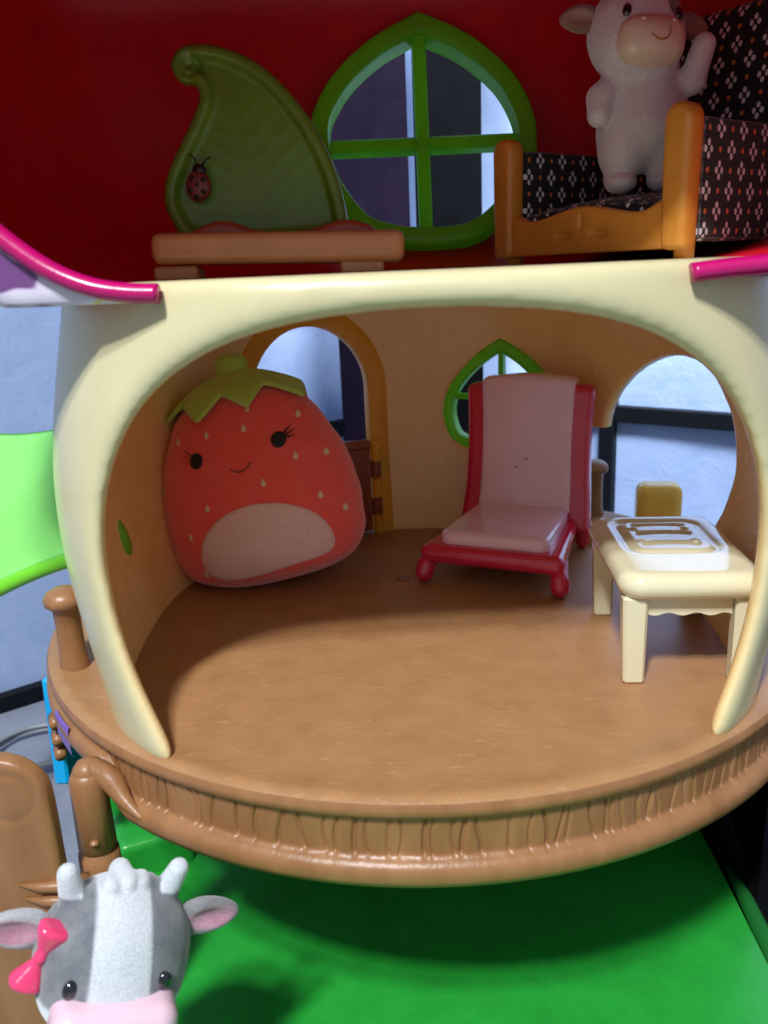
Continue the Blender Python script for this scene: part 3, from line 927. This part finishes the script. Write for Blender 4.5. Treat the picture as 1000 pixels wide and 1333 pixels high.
for u, v in ((-1.1, 7.0), (.55, 6.95), (2.75, 7.1), (2.45, 5.4), (1.0, 4.6), (-1.6, 4.0), (3.1, 3.6), (3.6, 5.3), (-2.75, 2.9), (-2.5, 1.2), (3.9, 2.8), (.8, 7.75), (-2.6, 7.0), (-3.9, 5.0)):
    t = np.linspace(0, 2 * math.pi, 16, endpoint=False)
    pdec('seed', np.stack([.095 * np.sin(t) * (1 - .35 * np.cos(t)), .165 * np.cos(t)], 1), u, v, SEEDM, .035, .03, 3)
# green felt calyx: five drooping points
na, nr = 160, 12; V = []; F = []


def star(a):
    k = (a / (2 * math.pi) * 7 + .35) % 1.0
    return R(44 + 17 * (abs(k - .5) * 2) ** 1.2 + 4 * math.sin(a * 2 + 1))


O = []
for i in range(na):
    a = 2 * math.pi * i / na
    for j in range(nr + 1):
        ph = star(a) * j / nr; O.append((math.sin(ph) * math.cos(a), math.sin(ph) * math.sin(a), math.cos(ph)))
O = np.array(O); cc = np.array([0, 0, 6.1])
top = hit_dir(lambda x, y, z: -berry(x, y, z), np.zeros_like(O) + cc, O, 6)
edge = np.tile(np.arange(nr + 1) / nr, na)
top = top + O * (.10 + .16 * edge[:, None] ** 3)
n_ = len(top); V = np.concatenate([top + O * .15, top - O * .04])
for i in range(na):
    i2 = (i + 1) % na
    for j in range(nr):
        a, b, c, d = i * (nr + 1) + j, i * (nr + 1) + j + 1, i2 * (nr + 1) + j + 1, i2 * (nr + 1) + j
        F.append((a, b, c, d)); F.append((n_ + a, n_ + d, n_ + c, n_ + b))
    F.append((i * (nr + 1) + nr, n_ + i * (nr + 1) + nr, n_ + i2 * (nr + 1) + nr, i2 * (nr + 1) + nr))
CX = mk('calyx', xf(V, PM), F, PLUSHG, PL)
V, F = lathe([(0, 10.3), (.35, 10.27), (.6, 10.15), (.72, 9.9), (.72, 9.7), (.78, 9.3), (.8, 9.0)], 30)
mk('stem', xf(V, PM), F, PLUSHG, PL)

# ------------------------------------------------------------------ pink chair
e1 = np.array([.907, -.42, 0]); e2 = np.array([.42, .907, 0])
CM = frame((.45, 1.15, 0), e1, e2, (0, 0, 1))
CH = empty('toy_chair', (4.3, 2.6, 0), 'glossy crimson toy chair with dusty pink seat and tall pink back', 'chair')


def place(fn, lo, hi, h, M): V, F = nets(fn, lo, hi, h); return xf(V, M), F


def seat_frame(X, Y, Z):
    taper = 1 - .035 * np.clip(Y, 0, 6)
    xx = (X - 2.97) / taper + 2.97
    d = rbox(xx, Y, Z, (2.97, 3.0, 1.32), (3.15, 3.5, .42), .35)
    # raised sides sweep up into the back
    return d


mk('seat_frame', *place(seat_frame, (-.6, -.9, .6), (6.6, 7, 2.1), .09, CM), CRIM, CH)


def cushion(X, Y, Z):
    taper = 1 - .02 * np.clip(Y, 0, 6); xx = (X - 2.97) / taper + 2.97
    d2 = rbox(xx, Y, Z * 0, (2.97, 2.55, 0), (2.45, 2.55, 9), .55)
    return smax(d2, np.abs(Z - 1.9) - .42, .35)


mk('seat_cushion', *place(cushion, (.2, -.4, 1.2), (5.8, 5.6, 2.7), .08, CM), PINK, CH)
lean = .10


def back_frame(X, Y, Z):
    yb = 5.75 + lean * (Z - 1.5) + .35 * np.exp(-((Z - 1.2) / 1.3) ** 2) * -1
    wob = 2.95 + .18 * ((Z - 5) / 3.5) ** 2
    top = 8.05 - .05 * np.abs(X - 2.97)
    d = smax(np.abs(X - 2.97) - wob, np.abs(Y - yb) - .52, .35)
    return smax(smax(d, Z - top, .4), 1.2 - Z, .1)


mk('back_frame', *place(back_frame, (-.6, 4.2, .9), (6.6, 7.6, 8.9), .09, CM), CRIM, CH)


def back_pad(X, Y, Z):
    yb = 5.75 + lean * (Z - 1.5) - .35 * np.exp(-((Z - 1.2) / 1.3) ** 2) - .16
    top = 8.38 - .035 * (X - 2.97) ** 2
    wd = 2.2 + .06 * np.cos(Z * .6)
    d = smax(np.abs(X - 2.97) - wd, np.abs(Y - yb) - .52, .18)
    return smax(smax(d, Z - top, .3), 2.0 - Z, .1)


BP = mk('back_pad', *place(back_pad, (.4, 4.0, 1.7), (5.6, 7.6, 8.8), .08, CM), PINK, CH)
for x, z, a in ((3.05, 4.45, -.2), (2.55, 4.05, .1)):
    c = xf(np.array([[x, 5.07 + lean * (z - 1.5), z]]), CM)[0]
    mk('scuff_mark', *tube([c - e1 * .1 + np.array((0, 0, -a * .1)), c + e1 * .1 + np.array((0, 0, a * .1))], [.03, .022], 6), DARKBR, BP)
for x, y, front in ((0.12, .1, 1), (5.85, .1, 1), (.35, 6.0, 0), (5.6, 6.0, 0)):
    def leg(X, Y, Z):
        if front:
            s = -1 if x < 3 else 1
            d = smin(caps(X, Y, Z, (x - .1 * s, .35, 1.2), (x + .1 * s, -.25, .75), .42, .34), ell(X, Y, Z, (x + .14 * s, -.28, .42), (.36, .46, .42)), .25)
            d = smin(d, caps(X, Y, Z, (x + .1 * s, -.25, .8), (x + .14 * s, -.3, .45), .3, .34), .2)
        else:
            d = caps(X, Y, Z, (x, y, 1.1), (x, y + .25, .3), .38, .3)
        return smax(d, .0 - Z, .05)
    mk('foot', *place(leg, (x - 1.1, y - 1.4, -.2), (x + 1.1, y + 1.4, 1.9), .07, CM), CRIM, CH)

# ------------------------------------------------------------------ ivory table
TM = yaw((8.45, -6.35, 0), R(-5))
TB = empty('toy_table', (8.15, -6.3, 0), 'small ivory toy table with rounded top standing by the right wall opening', 'table')


def ttop(X, Y, Z):
    d2 = rbox(X, Y, Z * 0, (0, 0, 0), (2.3, 3.4, 9), .8)
    d = smax(d2, np.abs(Z - 3.42) - .45, .55)
    # shallow moulded scrolls in the top
    g = np.abs(rbox(X, Y, Z * 0, (0, .75, 0), (1.45, 1.75, 9), .6))
    for cy in (-.1, 1.05, 2.0): g = np.minimum(g, np.abs(np.sqrt((X / 1.5) ** 2 + ((Y - cy + .55) / .6) ** 2) - 1) * .7 + 9 * (Y < cy - .55) + 9 * (np.abs(X) > .95))
    for bx in (-.9, .9):
        for by in (.1, 1.5): d = smin(d, ell(X, Y, Z, (bx, by, 3.87), (.16, .16, .08)), .05)
    return d + .11 * np.exp(-(g / .15) ** 2) * (Z > 3.4)


mk('table_top', *place(ttop, (-2.5, -3.8, 2.7), (2.5, 3.8, 4.2), .07, TM), TABLE, TB)
for sx in (-1, 1):
    for sy in (-1, 1):
        V, F = box((sx * 1.74, sy * 2.75, 1.53), (.40, .33, 1.53), .1)
        tp = (3.06 - V[:, 2]) / 3.06
        V[:, 0] = sx * 1.74 + (V[:, 0] - sx * 1.74) * (1 - .16 * tp) - sx * .05 * tp; V[:, 1] = sy * 2.75 + (V[:, 1] - sy * 2.75) * (1 - .12 * tp)
        mk('leg', xf(V, TM), F, TABLE, TB, False)
for sy in (-1, 1):
    bot = [(1.3 - 2.6 * i / 24, 2.38 + .05 * math.sin(i / 24 * math.pi * 6)) for i in range(25)]
    pl = [(-1.32, 3.0), (1.32, 3.0)] + bot
    V = [(x, sy * 2.72 - .1, z) for x, z in pl] + [(x, sy * 2.72 + .1, z) for x, z in pl]; k = len(pl)
    mk('apron', xf(np.array(V), TM), [tuple(range(k)), tuple(range(2 * k - 1, k - 1, -1))] + [(i, k + i, k + (i + 1) % k, (i + 1) % k) for i in range(k)], TABLE, TB, False)
for sx in (-1, 1): mk('side_apron', *box((sx * 1.74, 0, 2.72), (.1, 2.35, .3), .03, TM), TABLE, TB, False)

# ------------------------------------------------------------------ yellow stool on the balcony
YS = mk('yellow_stool', *place(lambda X, Y, Z: smax(rbox(X, Y, Z * 0, (0, 0, 0), (1.12, .8, 9), .5), np.abs(Z - 1.12) - 1.12, .55) - .05 * np.cos(X * 5) * 0, (-1.6, -1.4, -.4), (1.6, 1.4, 2.7), .09, yaw((12.75, 7.4, .06), R(-10))), plastic('yellow_stool_plastic', (.98, .60, .09), .25), None, True, org=(12.75, 7.4, 0))
tag(YS, 'yellow rounded block standing on the balcony outside the right arched opening', 'stool')

# ------------------------------------------------------------------ leaf-backed bench upstairs
UZ = 13.22
LB = empty('leaf_bench', (-5, -1.5, UZ), 'brown toy bench with a big green leaf backrest beside the upper window', 'bench')
tilt = R(-1.5)
BMx = frame((-4.95, -2.6, 0), (math.cos(tilt), 0, math.sin(tilt)), (0, 1, 0), (-math.sin(tilt), 0, math.cos(tilt)))
mk('seat', *place(lambda X, Y, Z: rbox(X, Y, Z, (0, 0, 14.17), (4.3, 1.5, .52), .3), (-4.7, -1.9, 13.3), (4.7, 1.9, 15), .1, BMx), BENCH, LB)


def mound(X, Y, Z):
    tp = 14.72 + .42 * np.exp(-((X + 2.1) / 1.0) ** 2) + .40 * np.exp(-((X - 2.3) / 1.1) ** 2)
    return smax(smax(Z - tp, np.abs(X - .05) - 3.35, .4), np.abs(Y - .6) - .55, .25)


mk('seat_rim', *place(lambda X, Y, Z: smax(mound(X, Y, Z), 14.4 - Z, .05), (-3.8, -.2, 14.2), (3.9, 1.5, 15.6), .08, BMx), REDB, LB)
for x in (-3.2, 3.2):
    for y in (-.9, 1.0): mk('leg', *box((x, y, 13.45), (.75 if y < 0 else .5, .35, .24), .08, yaw((-4.95, -2.6, 0), 0)), BENCH, LB, False)
lf = spline([(-7.95, 19.98), (-8.25, 20.55), (-7.85, 21.1), (-7.0, 21.2), (-5.9, 20.9), (-4.75, 20.2), (-3.55, 18.8), (-2.65, 17.0), (-2.25, 15.2), (-2.5, 14.5), (-5, 14.3), (-7.9, 14.5), (-8.75, 15.5), (-8.85, 16.4), (-8.5, 17.3), (-7.75, 18.55), (-7.35, 19.35), (-7.42, 19.85)], 7)


def leafback(X, Y, Z):
    d = sdpoly(lf, X[:, 0, :], Z[:, 0, :])[:, None, :] + np.zeros_like(X)
    yc = -1.0 + .10 * (Z - 14.3)
    rim = np.clip((d + .60) / .26, 0, 1); rim = rim * rim * (3 - 2 * rim)
    tv = (Z - 14.6) / 6.0; mid = -5.4 - .55 * tv - .75 * tv ** 2
    vein = np.exp(-((X - mid) / .10) ** 2)
    for k in range(7):
        zz = 14.9 + .72 * k
        for s in (-1, 1): vein = np.maximum(vein, .8 * np.exp(-((Z - zz - .75 * np.abs(X - mid)) / .09) ** 2) * (s * (X - mid) > 0))
    front = .34 * rim + .014 * vein * (1 - rim)
    cr = np.sqrt((X + 7.6) ** 2 + (Z - 20.5) ** 2)
    front = front - .12 * np.exp(-((cr - .32) / .1) ** 2) + .05 * (cr < .2)
    th = np.maximum(yc - .28 - front - Y, Y - yc - .3)
    return smax(d, th, .3) * .8


V, F = nets(leafback, (-9.3, -2.3, 14.0), (-1.8, .8, 21.7), .085)
LF = mk('leaf_backrest', V, F, LEAFG, LB)
lc = np.array([-7.55, -1.42, 16.45])
LBG = mk('ladybug', *place(lambda X, Y, Z: smax(ell(X, Y, Z, (0, 0, 0), (.46, .26, .55)), -.6 - Y, .1), (-.7, -.5, -.8), (.7, .5, .8), .05, frame(lc, (.98, 0, -.17), (0, 1, 0), (.17, 0, .98))), LADY, LF)
LMx = frame(lc, (.98, 0, -.17), (0, 1, 0), (.17, 0, .98))
mk('ladybug_head', *place(lambda X, Y, Z: ell(X, Y, Z, (0, 0, .56), (.26, .2, .2)), (-.4, -.4, .2), (.4, .4, .9), .05, LMx), SPOT, LF)
for x, z in ((-.2, .2), (.2, .22), (-.22, -.18), (.22, -.16), (0, -.38), (0, .02)):
    V, F = lathe([(0, .03), (.07, .025), (.1, -.03)], 12); V = V[:, [0, 2, 1]] * np.array([1, -1, 1]) + np.array([x, -.235 + .25 * (x * x + z * z * .7), z])
    mk('ladybug_spot', xf(V, LMx), [q_[::-1] for q_ in F], SPOT, LF)
for s in (-1, 1): mk('antenna', *tube(xf(np.array([(s * .1, -.02, .7), (s * .18, -.05, .9), (s * .34, -.05, 1.0), (s * .36, -.05, 1.05)]), LMx), [.035, .03, .035, .05], 6), SPOT, LF)

# ------------------------------------------------------------------ armchair upstairs
a1v = np.array([.576, -.818, 0]); b1v = np.array([.818, .576, 0])
AM = frame((3.95, .6, 0), a1v, b1v, (0, 0, 1)); AL = 7.7
AC = empty('toy_armchair', (9, 0, UZ), 'orange wood toy armchair upholstered in black fabric with white flowers', 'armchair')


def fab(name, fn, lo, hi, h, parent, M=AM):
    """patterned piece: UVs (cm) by dominant direction of the local normal"""
    V, F = nets(fn, lo, hi, h); e = 1e-3
    N = np.stack([fn(V[:, 0] + e, V[:, 1], V[:, 2]) - fn(V[:, 0] - e, V[:, 1], V[:, 2]), fn(V[:, 0], V[:, 1] + e, V[:, 2]) - fn(V[:, 0], V[:, 1] - e, V[:, 2]), fn(V[:, 0], V[:, 1], V[:, 2] + e) - fn(V[:, 0], V[:, 1], V[:, 2] - e)], 1)
    A = np.abs(N); sd = (A[:, 0] > A[:, 1]) & (A[:, 0] > A[:, 2]); tp = (A[:, 2] > A[:, 1]) & ~sd
    uv = np.stack([np.where(sd, V[:, 1], V[:, 0]), np.where(tp, V[:, 1], V[:, 2])], 1)
    return mk(name, xf(V, M), F, FABRIC, parent, uv=uv)


for a in (0, AL):
    mk('front_post', *place(lambda X, Y, Z: smax(smax(np.abs(X - a) - .55 - .03 * (Z - 15), np.abs(Y) - .42, .35), smax(np.sqrt((X - a) ** 2 + np.maximum(Z - 17.25, 0) ** 2) - .58, 13.5 - Z, .15), .25), (a - 1, -.8, 13.2), (a + 1, .8, 18.1), .08, AM), WOODP, AC)
    mk('front_leg', *lathe([(.34, .5), (.32, 0.02), (0, 0.0)], 14, tuple(xf(np.array([[a, .35, UZ]]), AM)[0])), WOODP, AC)
tpz = lambda u: 14.72 + .42 * math.exp(-((u - 3.85) / 1.6) ** 2) + .35 * (math.exp(-((u - .3) / .7) ** 2) + math.exp(-((u - 7.4) / .7) ** 2))


def rail(X, Y, Z):
    tz = 14.72 + .42 * np.exp(-((X - 3.85) / 1.7) ** 2) + .35 * (np.exp(-((X - .4) / .6) ** 2) + np.exp(-((X - 7.3) / .6) ** 2))
    d = smax(smax(Z - tz, 13.55 - Z, .1), np.abs(Y) - .26, .12); d = smax(d, np.abs(X - 3.85) - 3.5, .05)
    for cx, cz, rx, rz in ((3.85, 14.62, .10, .32), (3.05, 14.2, .45, .16), (4.65, 14.2, .45, .16)):
        d = smax(d, -ell(X, Y, Z, (cx, -.3, cz), (rx, .16, rz)), .05)
    return d


mk('front_rail', *place(rail, (.1, -.5, 13.3), (7.6, .5, 15.6), .07, AM), WOODP, AC)
fab('seat_cushion', lambda X, Y, Z: smax(rbox(X, Y, Z * 0, (3.85, 3.4, 0), (3.3, 3.2, 9), .3), Z - (15.15 + .55 * np.cos((X - 3.85) / 3.5) * np.cos((Y - 3.3) / 3.6)), .3) if False else smax(smax(rbox(X, Y, Z * 0, (3.85, 3.4, 0), (3.3, 3.2, 9), .3), Z - (14.95 + .65 * np.cos((X - 3.85) / 2.6) * np.cos((Y - 3.3) / 2.8)), .3), 13.9 - Z, .05), (.2, -.1, 13.6), (7.5, 6.9, 16.2), .11, AC)
for a in (0, AL):
    s = -1 if a == 0 else 1
    fab('arm_panel', lambda X, Y, Z: smax(smax(np.abs(X - a) - .5, np.abs(Y - 3.9) - 3.55, .2), np.maximum(Z - 17.42, 13.75 - Z), .25), (a - .8, 0, 13.4), (a + .8, 7.8, 17.9), .09, AC)


def backr(X, Y, Z):
    yc = 7.2 + .12 * (Z - 15)
    o_ = np.sqrt(np.maximum(np.abs(X - 3.85) - 2.6, 0) ** 2 + np.maximum(Z - 20.7, 0) ** 2) - 1.5
    return smax(smax(o_, np.abs(Y - yc) - .85 - .25 * np.cos((X - 3.85) / 3) * np.cos((Z - 18.5) / 3), .5), 13.75 - Z, .1)


fab('backrest', backr, (-.8, 5, 13.4), (8.6, 10, 22.8), .12, AC)
for a in (.3, 7.4): mk('rear_leg', *lathe([(.3, .6), (.25, 0)], 12, tuple(xf(np.array([[a, 7.3, UZ]]), AM)[0])), DARKBR, AC)

# ------------------------------------------------------------------ toy calves
def calf_head(X, Y, Z):
    """local: X to the viewer's right, Y out of the face, Z up; radius about 1.9"""
    d = ell(X, Y, Z, (0, 0, 0), (1.93, 1.72, 1.86))
    d = smin(d, ell(X, Y, Z, (0, .55, -.65), (1.62, 1.35, 1.15)), .5)
    return d


def ear_piece(M, s, root, mat_col, inner_col, up=.6, dr=.0):
    c = np.array([s * 2.35, -.1, up]); t = dr

    def f(X, Y, Z):
        x = (X - c[0]) * s * math.cos(t) + (Z - c[2]) * math.sin(t); z = -(X - c[0]) * s * math.sin(t) + (Z - c[2]) * math.cos(t)
        hz = .52 * (1 - .25 * x)
        d = ell(x, Y - c[1], z * (.52 / hz), (0, 0, 0), (.85, .26, .52))
        return smax(d, -ell(x, Y - c[1], z, (.08, .30, 0), (.62, .26, .30)), .1)
    V, F = nets(f, (c[0] - 1.2, -.7, c[2] - 1), (c[0] + 1.2, .7, c[2] + 1), .05)
    x = (V[:, 0] - c[0]) * s * math.cos(t) + (V[:, 2] - c[2]) * math.sin(t); z = -(V[:, 0] - c[0]) * s * math.sin(t) + (V[:, 2] - c[2]) * math.cos(t)
    inn = np.clip(1.25 - np.sqrt(((x - .08) / .6) ** 2 + (z / .28) ** 2), 0, 1) * (V[:, 1] > c[1] - .05)
    inn = np.clip(inn * 4, 0, 1)[:, None]
    return mk('ear', xf(V, M), F, CALFM, root, col=np.array(mat_col) * (1 - inn) + np.array(inner_col) * inn)


def axes(fwd, roll=0.0):
    f_ = np.array(fwd, float); f_ /= np.linalg.norm(f_); u_ = np.array([0, 0, 1.]); u_ -= f_ * (u_ @ f_); u_ /= np.linalg.norm(u_)
    r_ = np.cross(u_, f_) * 1.0
    # viewer's right for a face looking at the viewer
    c, s = math.cos(roll), math.sin(roll)
    return r_ * c + u_ * s, f_, u_ * c - r_ * s


def eye_pair(M, root, ys, col=BLACKEYE):
    for s in (-1, 1):
        p = hit_dir(calf_head, np.array([[s * ys[0], 4., ys[1]]]), (0, -1, 0), 5)[0]
        mk('eye', *place(lambda X, Y, Z: ell(X, Y, Z, (p[0], p[1] - .02, p[2]), (.19, .15, .26)), (p[0] - .4, p[1] - .4, p[2] - .4), (p[0] + .4, p[1] + .4, p[2] + .4), .04, M), col, root)


# grey calf with the bow, in front of the house
GC0 = np.array([-8.8, -16.0, -3.15])
ex_, ey_, ez_ = axes((.36, -.92, .08), R(-15))
if ex_ @ np.array([1, 0, 0]) < 0: ex_ = -ex_
GM = frame(GC0, ex_, ey_, ez_)
GC = empty('toy_calf', (-8.75, -16, -11.5), 'grey flocked toy calf with white blaze, horns and pink bow in the lower left corner', 'toy calf')


def gcalf(X, Y, Z):
    d = calf_head(X, Y, Z)
    for s in (-1, 1): d = smin(d, caps(X, Y, Z, (s * 1.15, -.1, 1.45), (s * 1.36, .02, 2.12), .34, .26), .12)
    for x, y, z, r in ((-.28, .15, 1.82, .26), (.12, .1, 1.9, .25), (.45, .0, 1.82, .24), (-.05, -.3, 1.9, .3), (.7, -.15, 1.68, .2)): d = smin(d, ell(X, Y, Z, (x, y, z), (r, r * 1.5, r)), .12)
    d = smin(d, ell(X, Y, Z, (0, -.35, -3.9), (1.55, 1.35, 2.3)), .3)
    for s in (-1, 1):
        d = smin(d, caps(X, Y, Z, (s * 1.1, -.1, -2.7), (s * 1.75, .5, -4.4), .5, .42), .3)
        d = smin(d, caps(X, Y, Z, (s * .75, -.3, -5.4), (s * .8, .1, -7.6), .75, .62), .3)
        d = smin(d, ell(X, Y, Z, (s * .8, .35, -8.05), (.62, .9, .45)), .2)
    return d


V, F = nets(gcalf, (-2.7, -2.4, -8.6), (2.7, 2.6, 2.7), .07)
grey = np.array([.165, .18, .205]); wht = np.array([.66, .70, .76])
bl = np.clip((.70 + .10 * (1.2 - V[:, 2]) * .4 - np.abs(V[:, 0] - .02)) / .06, 0, 1) * (V[:, 2] > -1.6)
hn = np.clip((V[:, 2] - 1.66 + .1 * np.abs(V[:, 0])) / .05, 0, 1) * (np.abs(V[:, 0]) > .95)
low = np.clip((-.55 - V[:, 2]) / .1, 0, 1) * np.clip((V[:, 1] - .55) / .3, 0, 1)
low = np.maximum(low, np.clip((-2.2 - V[:, 2]) / .2, 0, 1) * np.clip((V[:, 1] + .2) / .5, .0, 1))
wt = np.clip(np.maximum(np.maximum(bl, hn), low), 0, 1)[:, None]
mk('body', xf(V, GM), F, CALFM, GC, col=grey * (1 - wt) + wht * wt)
mk('muzzle', *place(lambda X, Y, Z: smax(rbox(X, Y, Z, (0, 1.45, -.84), (1.46 , .95, .72), .5), -9 - X, .1), (-1.8, .2, -2.0), (1.8, 2.7, 0), .06, GM), MUZP, GC)
for s in (-1, 1): mk('nostril', *place(lambda X, Y, Z: ell(X, Y, Z, (s * .5, 2.38, -.62), (.13, .05, .09)), (s * .5 - .25, 2.2, -.85), (s * .5 + .25, 2.55, -.4), .04, GM), BOW, GC)
eye_pair(GM, GC, (1.08, .04))
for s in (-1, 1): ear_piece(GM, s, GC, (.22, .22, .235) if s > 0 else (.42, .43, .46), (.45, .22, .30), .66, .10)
bc = np.array([-1.78, .66, .42])


def bow(X, Y, Z):
    ux, uz = .36, .93
    q = 1.17; a = ((X - bc[0]) * ux + (Z - bc[2]) * uz) * q; b = (-(X - bc[0]) * uz + (Z - bc[2]) * ux) * q; y = (Y - bc[1]) * q
    d = 9.0
    for s in (-1, 1):
        t = a * s; hw = np.clip(.10 + .40 * (t / .8), .08, .5)
        dd = smax(np.abs(b) - hw, np.abs(y) - .10 - .32 * np.clip(t / .8, 0, 1) * np.sqrt(np.clip(1 - (b / (hw + .05)) ** 2, 0, 1)), .2)
        dd = smax(dd, np.abs(t - .5) - .47, .22); d = np.minimum(d, dd) if not np.isscalar(d) else dd
    return smin(d, ell(a, y, b, (0, 0.05, 0), (.19, .2, .2)), .1)


BW = mk('bow', *place(bow, (bc[0] - 1.3, -.3, -1.0), (bc[0] + 1.3, 1.6, 1.7), .05, GM), BOW, GC)

# white calf standing on the armchair seat
WC0 = np.array([8.1, -1.15, 20.8])
ex_, ey_, ez_ = axes((.16, -.97, .04), R(-3))
if ex_ @ np.array([1, 0, 0]) < 0: ex_ = -ex_
WMx = frame(WC0, ex_ * .87, ey_ * .87, ez_ * .87)
WC = empty('toy_calf', (8.2, -1.0, 15.6), 'white flocked toy calf with cream muzzle standing on the patterned armchair', 'toy calf')


def wbody(X, Y, Z):
    lx = (X - WC0[0]) * ex_[0] + (Y - WC0[1]) * ex_[1] + (Z - WC0[2]) * ex_[2]; ly = (X - WC0[0]) * ey_[0] + (Y - WC0[1]) * ey_[1] + (Z - WC0[2]) * ey_[2]; lz = (X - WC0[0]) * ez_[0] + (Y - WC0[1]) * ez_[1] + (Z - WC0[2]) * ez_[2]
    lx, ly, lz = lx / .87, ly / .87, lz / .87
    d = calf_head(lx, ly, lz) * .87
    for s in (-1, 1): d = smin(d, caps(lx, ly, lz, (s * 1.1, -.1, 1.4), (s * 1.3, 0, 2.1), .32, .24), .12)
    d = smin(d, ell(X, Y, Z, (8.45, -1.0, 18.9), (1.35, 1.2, 1.25)), .3)
    d = smin(d, ell(X, Y, Z, (8.5, -1.05, 17.7), (1.62, 1.5, 1.45)), .5)
    d = smin(d, caps(X, Y, Z, (7.5, -1.2, 19.3), (6.85, -1.55, 18.75), .5, .47), .2)
    d = smin(d, caps(X, Y, Z, (6.85, -1.55, 18.75), (6.72, -1.85, 18.15), .47, .40), .15)
    d = smin(d, caps(X, Y, Z, (9.4, -1.2, 19.0), (10.05, -1.5, 19.2), .5, .45), .25)
    d = smin(d, caps(X, Y, Z, (10.05, -1.5, 19.2), (10.3, -1.75, 20.25), .45, .40), .15)
    for x in (7.65, 9.2):
        d = smin(d, ell(X, Y, Z, (x + .12, -1.35, 17.0), (.88, 1.05, 1.0)), .22)
        d = smin(d, caps(X, Y, Z, (x, -1.35, 16.8), (x - .05, -1.5, 16.15), .62, .52), .12)
        d = smin(d, ell(X, Y, Z, (x - .03, -1.7, 15.93), (.55, .75, .36)), .15)
    return d


V, F = nets(wbody, (5.9, -3.4, 15.3), (11.1, 1, 24), .075)
L_ = (V - WC0) @ np.stack([ex_, ey_, ez_], 1) / .87
col = np.zeros((len(V), 3)) + np.array([.80, .74, .77])
dk = np.clip((1.0 - np.sqrt(((L_[:, 0] - 1.15) / .62) ** 2 + ((L_[:, 2] - .75) / .7) ** 2)) * 8, 0, 1) * (L_[:, 1] > 0)
col = col * (1 - dk[:, None]) + np.array([.10, .05, .04]) * dk[:, None]
mk('body', V, F, CALFM, WC, col=col)
MZ = mk('muzzle', *place(lambda X, Y, Z: smin(ell(X, Y, Z, (0, 1.2, -.62), (1.38, 1.0, .98)), rbox(X, Y, Z, (0, 1.25, -.62), (1.3, .8, .8), .6), .2), (-1.9, -.1, -2), (1.9, 2.7, .7), .06, WMx), MUZC, WC)
mz = lambda x, y, z: smin(ell(x, y, z, (0, 1.2, -.62), (1.38, 1.0, .98)), rbox(x, y, z, (0, 1.25, -.62), (1.3, .8, .8), .6), .2)
sm = spline([(-.38, -.62), (-.1, -.78), (.18, -.78), (.36, -.62), (.4, -.35)], 5, False)
sp = hit_dir(mz, np.stack([sm[:, 0], np.full(len(sm), 4.), sm[:, 1]], 1), (0, -1, 0), 5)
mk('mouth_line', *tube(xf(sp, WMx), .035, 6), BENCH, MZ)
for s in (-1, 1):
    p = hit_dir(mz, np.array([[s * .62, 4., -.05]]), (0, -1, 0), 5)[0]
    mk('nostril', *place(lambda X, Y, Z: ell(X, Y, Z, tuple(p), (.12, .06, .09)), tuple(p - .25), tuple(p + .25), .04, WMx), MUZC, MZ)
eye_pair(WMx, WC, (1.05, .35))
for s in (-1, 1): ear_piece(WMx, s, WC, (.30, .17, .11), (.42, .24, .18), .45, -.1)

# ------------------------------------------------------------------ loose cable on the table behind the house
cp = np.array([-21.5, 8.5, TZ + .25]); pth = []
for i in range(90):
    a = i / 89 * 4.3 * math.pi; pth.append(cp + np.array([(2.6 + .25 * math.sin(a * .7)) * math.cos(a), (2.2 + .3 * math.cos(a * .6)) * math.sin(a), .18 * i / 89 * 4]))
CB = mk('cable', *tube(np.array(pth), .14, 8), GREYC, None, True, org=tuple(cp))
tag(CB, 'thin grey cable coiled on the table beyond the left end of the house', 'cable')
